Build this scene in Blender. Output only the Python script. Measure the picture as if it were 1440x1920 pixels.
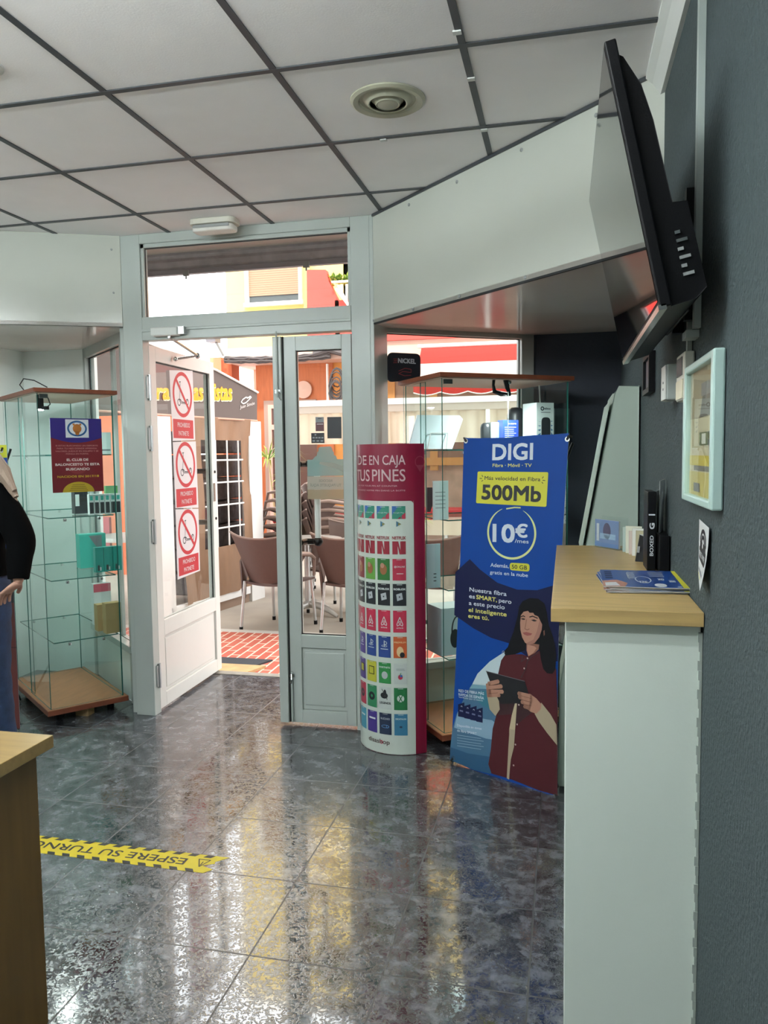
import bpy, bmesh, math, random
from mathutils import Vector, Matrix, geometry
random.seed(7)
for o in list(bpy.data.objects): bpy.data.objects.remove(o, do_unlink=True)
SC = bpy.context.scene
COL = SC.collection
PI = math.pi

# ------------------------------------------------------------------ camera, sky, exposure
H = 1.455; FPX = 1453.571
YAW, PITCH, ROLL = -0.229879, -0.0738513, -0.0122045
def _basis():
    cy, sy = math.cos(YAW), math.sin(YAW)
    fwd = Vector((sy*math.cos(PITCH), cy*math.cos(PITCH), math.sin(PITCH)))
    r0 = Vector((cy, -sy, 0)); u0 = r0.cross(fwd)
    r = math.cos(ROLL)*r0 + math.sin(ROLL)*u0
    u = -math.sin(ROLL)*r0 + math.cos(ROLL)*u0
    return r, u, fwd
RT, UP, FW = _basis()
CAMP = Vector((0, 0, H))
cam_d = bpy.data.cameras.new('camera'); cam = bpy.data.objects.new('camera', cam_d); COL.objects.link(cam)
cam.matrix_world = Matrix(((RT.x, UP.x, -FW.x, 0), (RT.y, UP.y, -FW.y, 0), (RT.z, UP.z, -FW.z, H), (0, 0, 0, 1)))
cam_d.sensor_fit = 'HORIZONTAL'; cam_d.sensor_width = 36; cam_d.lens = FPX*36/1440
cam_d.clip_start = 0.02; cam_d.clip_end = 200
SC.camera = cam
def ray(u, v): return RT*((u-720)/FPX) + UP*((960-v)/FPX) + FW
def PZ(u, v, z): d = ray(u, v); return CAMP + d*((z-H)/d.z)
def PY(u, v, y): d = ray(u, v); return CAMP + d*(y/d.y)
def PX(u, v, x): d = ray(u, v); return CAMP + d*(x/d.x)

SKY_STRENGTH = 3.4
world = bpy.data.worlds.new('sky'); SC.world = world; world.use_nodes = True
wn = world.node_tree.nodes; wl = world.node_tree.links
wn['Background'].inputs['Color'].default_value = (0.95, 0.975, 1.0, 1)
wn['Background'].inputs['Strength'].default_value = SKY_STRENGTH
SC.view_settings.view_transform = 'Standard'; SC.view_settings.look = 'None'
SC.view_settings.exposure = 0.75; SC.view_settings.gamma = 1.0; SC.view_settings.use_curve_mapping = False
try:
    SC.cycles.transparent_max_bounces = 32
    SC.cycles.max_bounces = 12
    SC.cycles.glossy_bounces = 6
except Exception: pass
sun_d = bpy.data.lights.new('sun', 'SUN'); sun_d.energy = 4.5; sun_d.angle = math.radians(6); sun_d.color = (1, .93, .84)
sun = bpy.data.objects.new('sun', sun_d); COL.objects.link(sun); sun.rotation_euler = (math.radians(38), 0, math.radians(12))
ADDED_LAMP_POWER = 42.0

# ------------------------------------------------------------------ materials
def lin(h):
    if not isinstance(h, str): return h
    h = h.lstrip('#'); c = [int(h[i:i+2], 16)/255 for i in (0, 2, 4)]
    return tuple((x/12.92 if x <= .04045 else ((x+.055)/1.055)**2.4) for x in c)
MATS = {}
def mat(name, col, rough=.5, metal=0, bump=None, var=None, coat=0, spec=.5, emit=None, stretch=None):
    if name in MATS: return MATS[name]
    m = bpy.data.materials.new(name); m.use_nodes = True; MATS[name] = m
    N = m.node_tree.nodes; L = m.node_tree.links; b = N['Principled BSDF']
    c = lin(col); b.inputs['Base Color'].default_value = (*c, 1)
    b.inputs['Roughness'].default_value = rough; b.inputs['Metallic'].default_value = metal
    b.inputs['Coat Weight'].default_value = coat; b.inputs['Specular IOR Level'].default_value = spec
    if emit:
        b.inputs['Emission Color'].default_value = (*lin(emit[0]), 1); b.inputs['Emission Strength'].default_value = emit[1]
    if bump or var:
        tc = N.new('ShaderNodeTexCoord'); mp = N.new('ShaderNodeMapping'); L.new(tc.outputs['Object'], mp.inputs['Vector'])
        if stretch: mp.inputs['Scale'].default_value = stretch
    if var:
        n = N.new('ShaderNodeTexNoise'); n.inputs['Scale'].default_value = var[0]; n.inputs['Detail'].default_value = 5
        L.new(mp.outputs[0], n.inputs['Vector'])
        r = N.new('ShaderNodeMapRange'); r.inputs['To Min'].default_value = 1-var[1]; r.inputs['To Max'].default_value = 1+var[1]
        r.inputs['From Min'].default_value = .3; r.inputs['From Max'].default_value = .7
        L.new(n.outputs['Fac'], r.inputs['Value'])
        v = N.new('ShaderNodeVectorMath'); v.operation = 'SCALE'; v.inputs[0].default_value = c
        L.new(r.outputs[0], v.inputs['Scale']); L.new(v.outputs[0], b.inputs['Base Color'])
    if bump:
        n2 = N.new('ShaderNodeTexNoise'); n2.inputs['Scale'].default_value = bump[0]; n2.inputs['Detail'].default_value = 4
        L.new(mp.outputs[0], n2.inputs['Vector'])
        bp = N.new('ShaderNodeBump'); bp.inputs['Strength'].default_value = bump[1]; bp.inputs['Distance'].default_value = .01
        L.new(n2.outputs['Fac'], bp.inputs['Height']); L.new(bp.outputs[0], b.inputs['Normal'])
    return m
def glass(name, tint=(1, 1, 1), ior=1.45, rough=0.0):
    if name in MATS: return MATS[name]
    m = bpy.data.materials.new(name); m.use_nodes = True; MATS[name] = m
    N = m.node_tree.nodes; L = m.node_tree.links; N.remove(N['Principled BSDF'])
    t = N.new('ShaderNodeBsdfTransparent'); t.inputs[0].default_value = (*tint, 1)
    g = N.new('ShaderNodeBsdfGlossy'); g.inputs['Roughness'].default_value = rough
    f = N.new('ShaderNodeFresnel'); ge = N.new('ShaderNodeNewGeometry')   # same reflectance from both sides of the sheet
    mr = N.new('ShaderNodeMapRange'); mr.inputs['To Min'].default_value = ior; mr.inputs['To Max'].default_value = 1/ior
    L.new(ge.outputs['Backfacing'], mr.inputs['Value']); L.new(mr.outputs[0], f.inputs[0])
    x = N.new('ShaderNodeMixShader'); L.new(f.outputs[0], x.inputs[0]); L.new(t.outputs[0], x.inputs[1]); L.new(g.outputs[0], x.inputs[2])
    L.new(x.outputs[0], N['Material Output'].inputs[0]); return m
def film(name, col, opacity=.8):
    """printed translucent film: part lets light through"""
    if name in MATS: return MATS[name]
    m = bpy.data.materials.new(name); m.use_nodes = True; MATS[name] = m
    N = m.node_tree.nodes; L = m.node_tree.links; b = N['Principled BSDF']; c = lin(col)
    b.inputs['Base Color'].default_value = (*c, 1); b.inputs['Roughness'].default_value = .5
    tr = N.new('ShaderNodeBsdfTranslucent'); tr.inputs[0].default_value = (*c, 1)
    t = N.new('ShaderNodeBsdfTransparent')
    a = N.new('ShaderNodeMixShader'); a.inputs[0].default_value = .35; L.new(b.outputs[0], a.inputs[1]); L.new(tr.outputs[0], a.inputs[2])
    x = N.new('ShaderNodeMixShader'); x.inputs[0].default_value = opacity; L.new(t.outputs[0], x.inputs[1]); L.new(a.outputs[0], x.inputs[2])
    L.new(x.outputs[0], N['Material Output'].inputs[0]); return m

WHITE_ALU = mat('white lacquered aluminium', '#a9b1ac', .28, var=(3, .03))
PVC = mat('glossy white panel', '#bbbfb6', .14, var=(1.2, .025), bump=(2.2, .05))
SOFFIT = mat('glossy soffit panel', '#d2cbc3', .12, var=(1.5, .04), bump=(3, .12))
BLACK = mat('black rubber', '#0c0d0f', .6)
BLACKP = mat('black plastic', '#090a0d', .45, spec=.2, bump=(300, .05))
DARKGAP = mat('dark seal', '#1b1e20', .7)
CHROME = mat('brushed steel', '#b9bcbc', .25, 1)
ALU = mat('satin aluminium', '#c4c6c6', .35, .9)
GREYPL = mat('grey plastic', '#8d9190', .5)
GLASS = glass('window glass', (.97, .985, .98))
CABGL = glass('cabinet glass', (.905, .975, .962))
GEDGE = mat('green glass edge', '#2f6a62', .15, spec=.8)
WHITEP = mat('white plastic', '#d3d6d2', .4)
OAK = mat('light oak laminate', '#bb9f68', .38, var=(14, .13), stretch=(.35, 4, 4), bump=(60, .02))
OAKSIDE = mat('light oak laminate side', '#9a8156', .45, var=(14, .12), stretch=(3, 3, .35))
CHERRY = mat('cherry laminate', '#a56a42', .35, var=(9, .12), stretch=(4, .6, 4))
CHERRYE = mat('cherry edge', '#7c432c', .45, var=(20, .1))
PLASTER = mat('grey rough plaster', '#3b4749', .85, bump=(90, .8), var=(60, .10))
NAVYW = mat('dark blue grey wall paint', '#2e323c', .8, bump=(60, .15), var=(5, .04))
WALLW = mat('pale wall paint', '#e0e6e2', .6, bump=(40, .05), var=(3, .03))
BODYW = mat('white counter paint', '#dfe9df', .6, var=(2, .02), bump=(120, .03))

def floor_mat():
    m = bpy.data.materials.new('marbled dark floor tile'); m.use_nodes = True
    N = m.node_tree.nodes; L = m.node_tree.links; b = N['Principled BSDF']
    tc = N.new('ShaderNodeTexCoord'); sx = N.new('ShaderNodeSeparateXYZ'); L.new(tc.outputs['Object'], sx.inputs[0])
    def mth(op, a, bb=None, c=None):
        n = N.new('ShaderNodeMath'); n.operation = op
        for i, x in enumerate((a, bb, c)):
            if x is None: continue
            if hasattr(x, 'type') and not isinstance(x, (int, float)): L.new(x, n.inputs[i])
            else: n.inputs[i].default_value = x
        return n.outputs[0]
    T = .4005; x0 = -1.6930; y0 = 3.2158
    def cell(out, o):
        q = mth('DIVIDE', mth('SUBTRACT', out, o), T); fr = mth('FRACT', q)
        d = mth('MULTIPLY', mth('MINIMUM', fr, mth('SUBTRACT', 1.0, fr)), T); return d, mth('FLOOR', q)
    dx, ix = cell(sx.outputs[0], x0); dy, iy = cell(sx.outputs[1], y0)
    d = mth('MINIMUM', dx, dy)
    grout = mth('LESS_THAN', d, .0028)
    # every tile gets its own marbling
    cmb = N.new('ShaderNodeCombineXYZ'); L.new(ix, cmb.inputs[0]); L.new(iy, cmb.inputs[1])
    wn_ = N.new('ShaderNodeTexWhiteNoise'); L.new(cmb.outputs[0], wn_.inputs['Vector'])
    sc = N.new('ShaderNodeVectorMath'); sc.operation = 'SCALE'; sc.inputs['Scale'].default_value = 9; L.new(wn_.outputs['Color'], sc.inputs[0])
    ad = N.new('ShaderNodeVectorMath'); ad.operation = 'ADD'; L.new(tc.outputs['Object'], ad.inputs[0]); L.new(sc.outputs[0], ad.inputs[1])
    n1 = N.new('ShaderNodeTexNoise'); n1.inputs['Scale'].default_value = 15; n1.inputs['Detail'].default_value = 9; n1.inputs['Roughness'].default_value = .72; n1.inputs['Distortion'].default_value = .35
    L.new(ad.outputs[0], n1.inputs['Vector'])
    cr = N.new('ShaderNodeValToRGB'); e = cr.color_ramp.elements
    e[0].position = .36; e[0].color = (.012, .013, .016, 1); e[1].position = .66; e[1].color = (.155, .163, .178, 1)
    e2 = e.new(.46); e2.color = (.036, .038, .045, 1); e3 = e.new(.54); e3.color = (.088, .092, .104, 1)
    L.new(n1.outputs['Fac'], cr.inputs[0])
    mx = N.new('ShaderNodeMix'); mx.data_type = 'RGBA'; L.new(grout, mx.inputs[0]); L.new(cr.outputs[0], mx.inputs[6]); mx.inputs[7].default_value = (.022, .022, .024, 1)
    L.new(mx.outputs[2], b.inputs['Base Color'])
    # glaze with a fine wormy relief
    n2 = N.new('ShaderNodeTexNoise'); n2.inputs['Scale'].default_value = 70; n2.inputs['Detail'].default_value = 2.5; n2.inputs['Distortion'].default_value = 1.4
    L.new(ad.outputs[0], n2.inputs['Vector'])
    w = N.new('ShaderNodeMapRange'); w.inputs['From Min'].default_value = .47; w.inputs['From Max'].default_value = .56; L.new(n2.outputs['Fac'], w.inputs['Value'])
    ro = N.new('ShaderNodeMapRange'); ro.inputs['To Min'].default_value = .07; ro.inputs['To Max'].default_value = .24; L.new(w.outputs[0], ro.inputs['Value'])
    rm = mth('MAXIMUM', ro.outputs[0], mth('MULTIPLY', grout, .5)); L.new(rm, b.inputs['Roughness'])
    hh = mth('SUBTRACT', w.outputs[0], mth('MULTIPLY', mth('LESS_THAN', d, .004), 2.0))
    bp = N.new('ShaderNodeBump'); bp.inputs['Strength'].default_value = .16; bp.inputs['Distance'].default_value = .0018
    L.new(hh, bp.inputs['Height']); L.new(bp.outputs[0], b.inputs['Normal'])
    b.inputs['IOR'].default_value = 2.4
    return m
def brick_mat():
    m = bpy.data.materials.new('red paving bricks'); m.use_nodes = True
    N = m.node_tree.nodes; L = m.node_tree.links; b = N['Principled BSDF']
    tc = N.new('ShaderNodeTexCoord'); mp = N.new('ShaderNodeMapping'); L.new(tc.outputs['Object'], mp.inputs[0]); mp.inputs['Rotation'].default_value[2] = math.radians(88)
    br = N.new('ShaderNodeTexBrick'); L.new(mp.outputs[0], br.inputs[0])
    br.inputs['Scale'].default_value = 1; br.inputs['Brick Width'].default_value = .24; br.inputs['Row Height'].default_value = .075
    br.inputs['Mortar Size'].default_value = .007; br.inputs['Color1'].default_value = (*lin('#b0523f'), 1); br.inputs['Color2'].default_value = (*lin('#bf6450'), 1)
    br.inputs['Mortar'].default_value = (*lin('#d9c3ad'), 1); L.new(br.outputs[0], b.inputs['Base Color']); b.inputs['Roughness'].default_value = .8
    return m
def stripe_mat(name, c1, c2, scale, axis=2, rough=.6, sharp=True):
    m = bpy.data.materials.new(name); m.use_nodes = True; N = m.node_tree.nodes; L = m.node_tree.links; b = N['Principled BSDF']
    tc = N.new('ShaderNodeTexCoord'); w = N.new('ShaderNodeTexWave'); w.wave_type = 'BANDS'; w.bands_direction = 'XYZ'[axis]
    w.inputs['Scale'].default_value = scale; L.new(tc.outputs['Object'], w.inputs[0])
    cr = N.new('ShaderNodeValToRGB'); cr.color_ramp.elements[0].color = (*lin(c1), 1); cr.color_ramp.elements[1].color = (*lin(c2), 1)
    if sharp: cr.color_ramp.elements[0].position = .1; cr.color_ramp.elements[1].position = .25
    L.new(w.outputs['Color'], cr.inputs[0]); L.new(cr.outputs[0], b.inputs['Base Color']); b.inputs['Roughness'].default_value = rough
    return m

# ------------------------------------------------------------------ builders
def wmat(o):
    m = o.matrix_basis.copy(); p = o.parent
    while p: m = p.matrix_basis @ m; p = p.parent
    return m
class MB:
    def __init__(s): s.v = []; s.f = []; s.m = []
    def add(s, vs, fs, mt):
        n = len(s.v); s.v += [Vector(p) for p in vs]
        for f in fs: s.f.append([n+i for i in f]); s.m.append(mt)
    def box(s, x0, x1, y0, y1, z0, z1, mt, T=None, emt=None):
        vs = [Vector((x, y, z)) for z in (z0, z1) for y in (y0, y1) for x in (x0, x1)]
        if T: vs = [T @ p for p in vs]
        fs = [(0, 2, 3, 1), (4, 5, 7, 6), (0, 1, 5, 4), (2, 6, 7, 3), (0, 4, 6, 2), (1, 3, 7, 5)]
        if emt is None: s.add(vs, fs, mt)
        else:
            dims = (x1-x0, y1-y0, z1-z0); k = dims.index(min(dims))
            big = {0: (4, 5), 1: (2, 3), 2: (0, 1)}[k]
            n = len(s.v); s.v += vs
            for i, f in enumerate(fs):
                if i not in big: s.f.append([n+j for j in f]); s.m.append(emt)
            f0, f1 = fs[big[0]], fs[big[1]]
            # clear sheet in the middle of the polished edge band
            mid = []
            for j in f0:
                c = min(f1, key=lambda q: (vs[q]-vs[j]).length); mid.append((vs[j]+vs[c])/2)
            n = len(s.v); s.v += mid; s.f.append([n, n+1, n+2, n+3]); s.m.append(mt)
    def prism(s, pts, z0, z1, mt, top=None):
        n = len(pts)
        a = sum(pts[i][0]*pts[(i+1) % n][1]-pts[(i+1) % n][0]*pts[i][1] for i in range(n))
        if a < 0: pts = pts[::-1]
        vs = [(p[0], p[1], z0) for p in pts]+[(p[0], p[1], z1) for p in pts]
        s.add(vs, [tuple(range(n))[::-1]], mt); k = len(s.v)-2*n
        s.f.append([k+n+i for i in range(n)]); s.m.append(top or mt)
        for i in range(n): s.f.append([k+i, k+(i+1) % n, k+n+(i+1) % n, k+n+i]); s.m.append(mt)
    def extr(s, pts, vec, mt, emt=None):
        pts = [Vector(p) for p in pts]; vec = Vector(vec); n = len(pts)
        tr = geometry.tessellate_polygon([pts])
        k = len(s.v); s.v += pts+[p+vec for p in pts]
        for t in tr:
            s.f.append([k+i for i in t]); s.m.append(mt); s.f.append([k+n+i for i in reversed(t)]); s.m.append(mt)
        for i in range(n): s.f.append([k+i, k+(i+1) % n, k+n+(i+1) % n, k+n+i]); s.m.append(emt or mt)
    def bar(s, a, b, w, h, mt, up=(0, 0, 1), emt=None):
        a = Vector(a); b = Vector(b); d = (b-a); L = d.length; d.normalize(); up = Vector(up)
        if abs(d.dot(up)) > .99: up = Vector((1, 0, 0))
        x = d.cross(up).normalized(); z = x.cross(d)
        T = Matrix(((x.x, d.x, z.x, a.x), (x.y, d.y, z.y, a.y), (x.z, d.z, z.z, a.z), (0, 0, 0, 1)))
        s.box(-w/2, w/2, 0, L, -h/2, h/2, mt, T, emt)
    def tube(s, path, r, mt, n=8, cap=True):
        path = [Vector(p) for p in path]; k0 = len(s.v); N = len(path)
        rs = r if isinstance(r, (list, tuple)) else [r]*N
        d0 = (path[1]-path[0]).normalized(); ref = Vector((0, 0, 1)) if abs(d0.z) < .9 else Vector((1, 0, 0))
        x = d0.cross(ref).normalized()
        for i, p in enumerate(path):
            d = (path[min(i+1, N-1)]-path[max(i-1, 0)]).normalized()
            x = (x-d*x.dot(d)).normalized(); y = d.cross(x)
            for j in range(n):
                a = 2*PI*j/n; s.v.append(p+(x*math.cos(a)+y*math.sin(a))*rs[i])
        for i in range(N-1):
            for j in range(n):
                a = k0+i*n+j; b = k0+i*n+(j+1) % n; s.f.append([a, b, b+n, a+n]); s.m.append(mt)
        if cap:
            s.f.append([k0+j for j in range(n)][::-1]); s.m.append(mt)
            s.f.append([k0+(N-1)*n+j for j in range(n)]); s.m.append(mt)
    def lathe(s, prof, c, mt, n=24, T=None):
        k0 = len(s.v); c = Vector(c)
        for (r, z) in prof:
            for j in range(n):
                a = 2*PI*j/n; p = Vector((r*math.cos(a), r*math.sin(a), z))
                s.v.append((T @ p if T else p)+c)
        for i in range(len(prof)-1):
            for j in range(n):
                a = k0+i*n+j; b = k0+i*n+(j+1) % n; s.f.append([a, b, b+n, a+n]); s.m.append(mt)
        s.f.append([k0+j for j in range(n)][::-1]); s.m.append(mt)
        s.f.append([k0+(len(prof)-1)*n+j for j in range(n)]); s.m.append(mt)
    def ball(s, c, r, mt, n=12, sc=(1, 1, 1)):
        prof = [(max(1e-4, r*math.sin(PI*i/(n//2+1)))*1, -r*math.cos(PI*i/(n//2+1))) for i in range(n//2+2)]
        s.lathe(prof, c, mt, n, Matrix.Diagonal((*sc, 1)))
    def build(s, name, parent=None, smooth=False, bevel=0, origin=None, kind=None, world=True, mods=None):
        me = bpy.data.meshes.new(name); o = bpy.data.objects.new(name, me); COL.objects.link(o)
        vs = s.v
        if parent is not None:
            o.parent = parent
            if world: inv = wmat(parent).inverted(); vs = [inv @ p for p in vs]
        else:
            if origin is None:
                xs = [p.x for p in vs]; ys = [p.y for p in vs]; zs = [p.z for p in vs]
                origin = (0, 0, 0) if kind == 'structure' else ((min(xs)+max(xs))/2, (min(ys)+max(ys))/2, min(zs))
            o.location = origin; og = Vector(origin); vs = [p-og for p in vs]
        me.from_pydata([tuple(p) for p in vs], [], s.f)
        ml = []
        for m in s.m:
            if m not in ml: ml.append(m)
        for m in ml: me.materials.append(m)
        idx = {m: i for i, m in enumerate(ml)}
        me.polygons.foreach_set('material_index', [idx[m] for m in s.m])
        if smooth: me.polygons.foreach_set('use_smooth', [True]*len(me.polygons))
        me.update()
        if smooth and hasattr(me, 'set_sharp_from_angle'): me.set_sharp_from_angle(angle=math.radians(40))
        if bevel:
            b = o.modifiers.new('bevel', 'BEVEL'); b.width = bevel; b.segments = 2; b.limit_method = 'ANGLE'
        if kind: o['kind'] = kind
        return o
def tag(o, label, cat, group=None):
    o['label'] = label; o['category'] = cat
    if group: o['group'] = group
    return o
def thing(name, loc, label, cat, group=None, rz=0):
    o = bpy.data.objects.new(name, None); COL.objects.link(o); o.location = loc; o.rotation_euler = (0, 0, rz)
    o.empty_display_size = .1
    return tag(o, label, cat, group)
def copy_tree(o, parent=None):
    c = o.copy(); COL.objects.link(c); c.parent = parent
    for ch in list(o.children): copy_tree(ch, c)
    return c

# flat printed artwork laid on real surfaces
class PL:
    def __init__(s, o, sd, td, n): s.o = Vector(o); s.s = Vector(sd).normalized(); s.t = Vector(td).normalized(); s.n = Vector(n).normalized()
    def at(s, a, b, off=0): return s.o+s.s*a+s.t*b+s.n*off
    def px(s, u, v):
        d = ray(u, v); k = (s.o-CAMP).dot(s.n)/d.dot(s.n); p = CAMP+d*k-s.o
        return (p.dot(s.s), p.dot(s.t))
def vplane(p0, p1, off=0):
    """vertical plane through two ground points, normal to the camera side"""
    a = Vector((p0[0], p0[1], 0)); b = Vector((p1[0], p1[1], 0)); d = (b-a).normalized(); n = d.cross(Vector((0, 0, 1)))
    if n.dot(Vector((0, 0, 0))-a) < 0: n = -n
    return PL(a+n*off, d, (0, 0, 1), n)
class CylPL:
    def __init__(s, c, R, a0): s.c = Vector((c[0], c[1], 0)); s.R = R; s.a0 = a0
    def at(s, a, b, off=0):
        an = s.a0-a/s.R; return s.c+Vector((math.cos(an)*(s.R+off), math.sin(an)*(s.R+off), b))
    def px(s, u, v):
        d = ray(u, v); a = d.x**2+d.y**2; b = -2*(d.x*s.c.x+d.y*s.c.y); c = s.c.x**2+s.c.y**2-s.R**2
        D = max(0, b*b-4*a*c); k = (-b-math.sqrt(D))/2/a; p = CAMP+d*k
        an = math.atan2(p.y-s.c.y, p.x-s.c.x); return ((s.a0-an)*s.R, p.z)
_TC = {}
def glyphs(txt, bold):
    key = txt
    if key in _TC: return _TC[key]
    cu = bpy.data.curves.new('t', 'FONT'); cu.body = txt; cu.size = 1; cu.resolution_u = 3; cu.offset = 0
    ob = bpy.data.objects.new('t', cu); COL.objects.link(ob)
    me = bpy.data.meshes.new_from_object(ob)
    vs = [(v.co.x, v.co.y) for v in me.vertices]; fs = [tuple(p.vertices) for p in me.polygons]
    bpy.data.objects.remove(ob); bpy.data.curves.remove(cu); bpy.data.meshes.remove(me)
    if not vs: vs = [(0, 0)]
    x0 = min(v[0] for v in vs); x1 = max(v[0] for v in vs)
    _TC[key] = ([(v[0]-x0, v[1]) for v in vs], fs, x1-x0); return _TC[key]
CAP = .70
class Art:
    def __init__(s, pl, mb=None, step=.0005, base=0.0, maxw=None): s.pl = pl; s.mb = mb or MB(); s.step = step; s.base = base; s.maxw = maxw
    def p(s, u, v): return s.pl.px(u, v)
    def ps(s, L): return [s.pl.px(*q) for q in L]
    def poly(s, pts, mt, L=1):
        tr = geometry.tessellate_polygon([[Vector((a, b, 0)) for a, b in pts]]); off = s.base+s.step*L
        s.mb.add([s.pl.at(a, b, off) for a, b in pts], [tuple(t) for t in tr], mt)
    def rect(s, x0, y0, x1, y1, mt, L=1):
        n = 1
        if s.maxw: n = max(1, int(math.ceil(abs(x1-x0)/s.maxw)))
        for i in range(n):
            a = x0+(x1-x0)*i/n; b = x0+(x1-x0)*(i+1)/n
            s.mb.add([s.pl.at(*q, s.base+s.step*L) for q in ((a, y0), (b, y0), (b, y1), (a, y1))], [(0, 1, 2, 3)], mt)
    def pr(s, u0, v0, u1, v1, mt, L=1):
        a = s.p(u0, v1); b = s.p(u1, v0); s.rect(a[0], a[1], b[0], b[1], mt, L)
    def ell(s, c, rx, ry, mt, L=1, n=32): s.poly([(c[0]+rx*math.cos(2*PI*i/n), c[1]+ry*math.sin(2*PI*i/n)) for i in range(n)], mt, L)
    def ring(s, c, rx, ry, w, mt, L=1, n=40, a0=0, a1=2*PI, taper=False):
        N = n
        for i in range(N):
            A = a0+(a1-a0)*i/N; B = a0+(a1-a0)*(i+1)/N
            def ww(t): return w*(min(1, min(t, 1-t)*6+.15) if taper else 1)
            wa, wb = ww(i/N)/2, ww((i+1)/N)/2
            q = [(c[0]+(rx+k)*math.cos(an), c[1]+(ry+k)*math.sin(an)) for k, an in ((-wa, A), (wa, A), (wb, B), (-wb, B))]
            s.poly(q, mt, L)
    def stroke(s, pts, w, mt, L=1):
        for a, b in zip(pts, pts[1:]):
            d = Vector((b[0]-a[0], b[1]-a[1])); 
            if d.length < 1e-6: continue
            d.normalize(); n = Vector((-d.y, d.x))*w/2; d = d*w*.25
            s.poly([(a[0]+n.x-d.x, a[1]+n.y-d.y), (b[0]+n.x+d.x, b[1]+n.y+d.y), (b[0]-n.x+d.x, b[1]-n.y+d.y), (a[0]-n.x-d.x, a[1]-n.y-d.y)], mt, L)
    def rrect(s, quad, r, mt, L=1, n=5):
        """rounded quad given four corners in order"""
        out = []
        for i in range(4):
            c = Vector(quad[i]); a = (Vector(quad[i-1])-c).normalized()*r; b = (Vector(quad[(i+1) % 4])-c).normalized()*r
            for k in range(n+1):
                t = k/n; out.append(tuple((c+a)*(1-t)**2+c*2*t*(1-t)+(c+b)*t*t))
        s.poly(out, mt, L)
    def text(s, txt, a, b, h, mt, L=2, bold=.01, skew=0, flip=False):
        """text from baseline point a to baseline point b, cap height h (all in surface metres)"""
        vs, fs, W = glyphs(txt, bold); a = Vector(a); b = Vector(b)
        if flip: a, b = b, a
        d = b-a; sx = d.length/max(W, .01); d.normalize(); n = Vector((-d.y, d.x)); sy = h/CAP
        if isinstance(s.pl, CylPL): n = -n
        if flip: n = -n
        off = s.base+s.step*L
        k = bold*sy; pat = [(0, 0)] if bold <= .002 else [(-k, -k), (k, -k), (k, k), (-k, k)]+([(0, 0)] if bold > .02 else [])
        for (ex, ey) in pat:
            out = []
            off += 2e-5
            for (x, y) in vs:
                q = a+d*(x*sx+skew*y*sy+ex)+n*(y*sy+ey); out.append(s.pl.at(q.x, q.y, off))
            s.mb.add(out, fs, mt)
    def tpx(s, txt, q0, q1, hpx, mt, L=2, bold=.01, skew=0, flip=False):
        a = s.p(*q0); b = s.p(*q1); c = s.p(q0[0], q0[1]-hpx); h = math.hypot(c[0]-a[0], c[1]-a[1])
        s.text(txt, a, b, h, mt, L, bold, skew, flip)

# ------------------------------------------------------------------ the room
CE = 2.655; XW = .30; YD = 3.87; XL = -3.55; SR = 2.12; SL = 2.17; YB = -3.4
fm = floor_mat()
b = MB(); b.prism([(XL, YB), (XW, YB), (XW, 4.53), (-.18, 4.53), (-.93, 4.03), (-.93, 4.76), (-2.46, 4.76), (-2.46, 4.03), (-3.08, 4.59), (XL, 4.59)], -.08, 0, fm)
b.build('floor', kind='structure')
TILE = mat('white ceiling tile', '#f0eeee', .75, bump=(160, .05), var=(6, .02))
BAR = mat('dark grey ceiling bar', '#3b3f44', .45, var=(4, .15))
b = MB(); b.prism([(XL, YB), (XW, YB), (XW, 3.93), (XL, 3.93)], CE, CE+.05, TILE); ceil = b.build('ceiling', kind='structure')
b = MB()
for i in range(-1, 6):
    x = -2.6552+.5888*i
    if XL < x < XW: b.box(x-.011, x+.011, YB, 3.93, CE-.004, CE-.0005, BAR)
for j in range(-1, 12):
    y = 3.5469-.5888*j
    if j == -1: continue
    b.box(XL, XW-.045, y-.011, y+.011, CE-.0046, CE-.0006, BAR)
b.build('ceiling_grid', parent=ceil)
b = MB()
for (u, v) in ((719, 260), (908, 241), (884, 145), (857, 57)):
    q = PZ(u, v, CE); b.box(q.x-.012, q.x+.012, q.y-.010, q.y+.010, CE-.008, CE-.003, WHITEP)
b.build('grid_clip', parent=ceil)
# walls
b = MB(); b.box(XW, XW+.12, YB, 4.6, 0, CE, PLASTER); b.build('wall_right', kind='structure')
b = MB(); b.box(-.18, XW+.1, 4.53, 4.66, 0, SR+.02, NAVYW); b.build('wall_front_right', kind='structure')
b = MB(); b.box(XL-.12, XL, YB, 4.7, 0, CE, WALLW); b.build('wall_left', kind='structure')
b = MB(); b.box(XL, -3.07, 4.58, 4.70, 0, CE, WALLW); b.build('wall_front_left', kind='structure')
b = MB(); b.box(XL-.1, XW+.1, YB-.12, YB, 0, CE, WALLW); b.build('wall_back', kind='structure')
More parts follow.
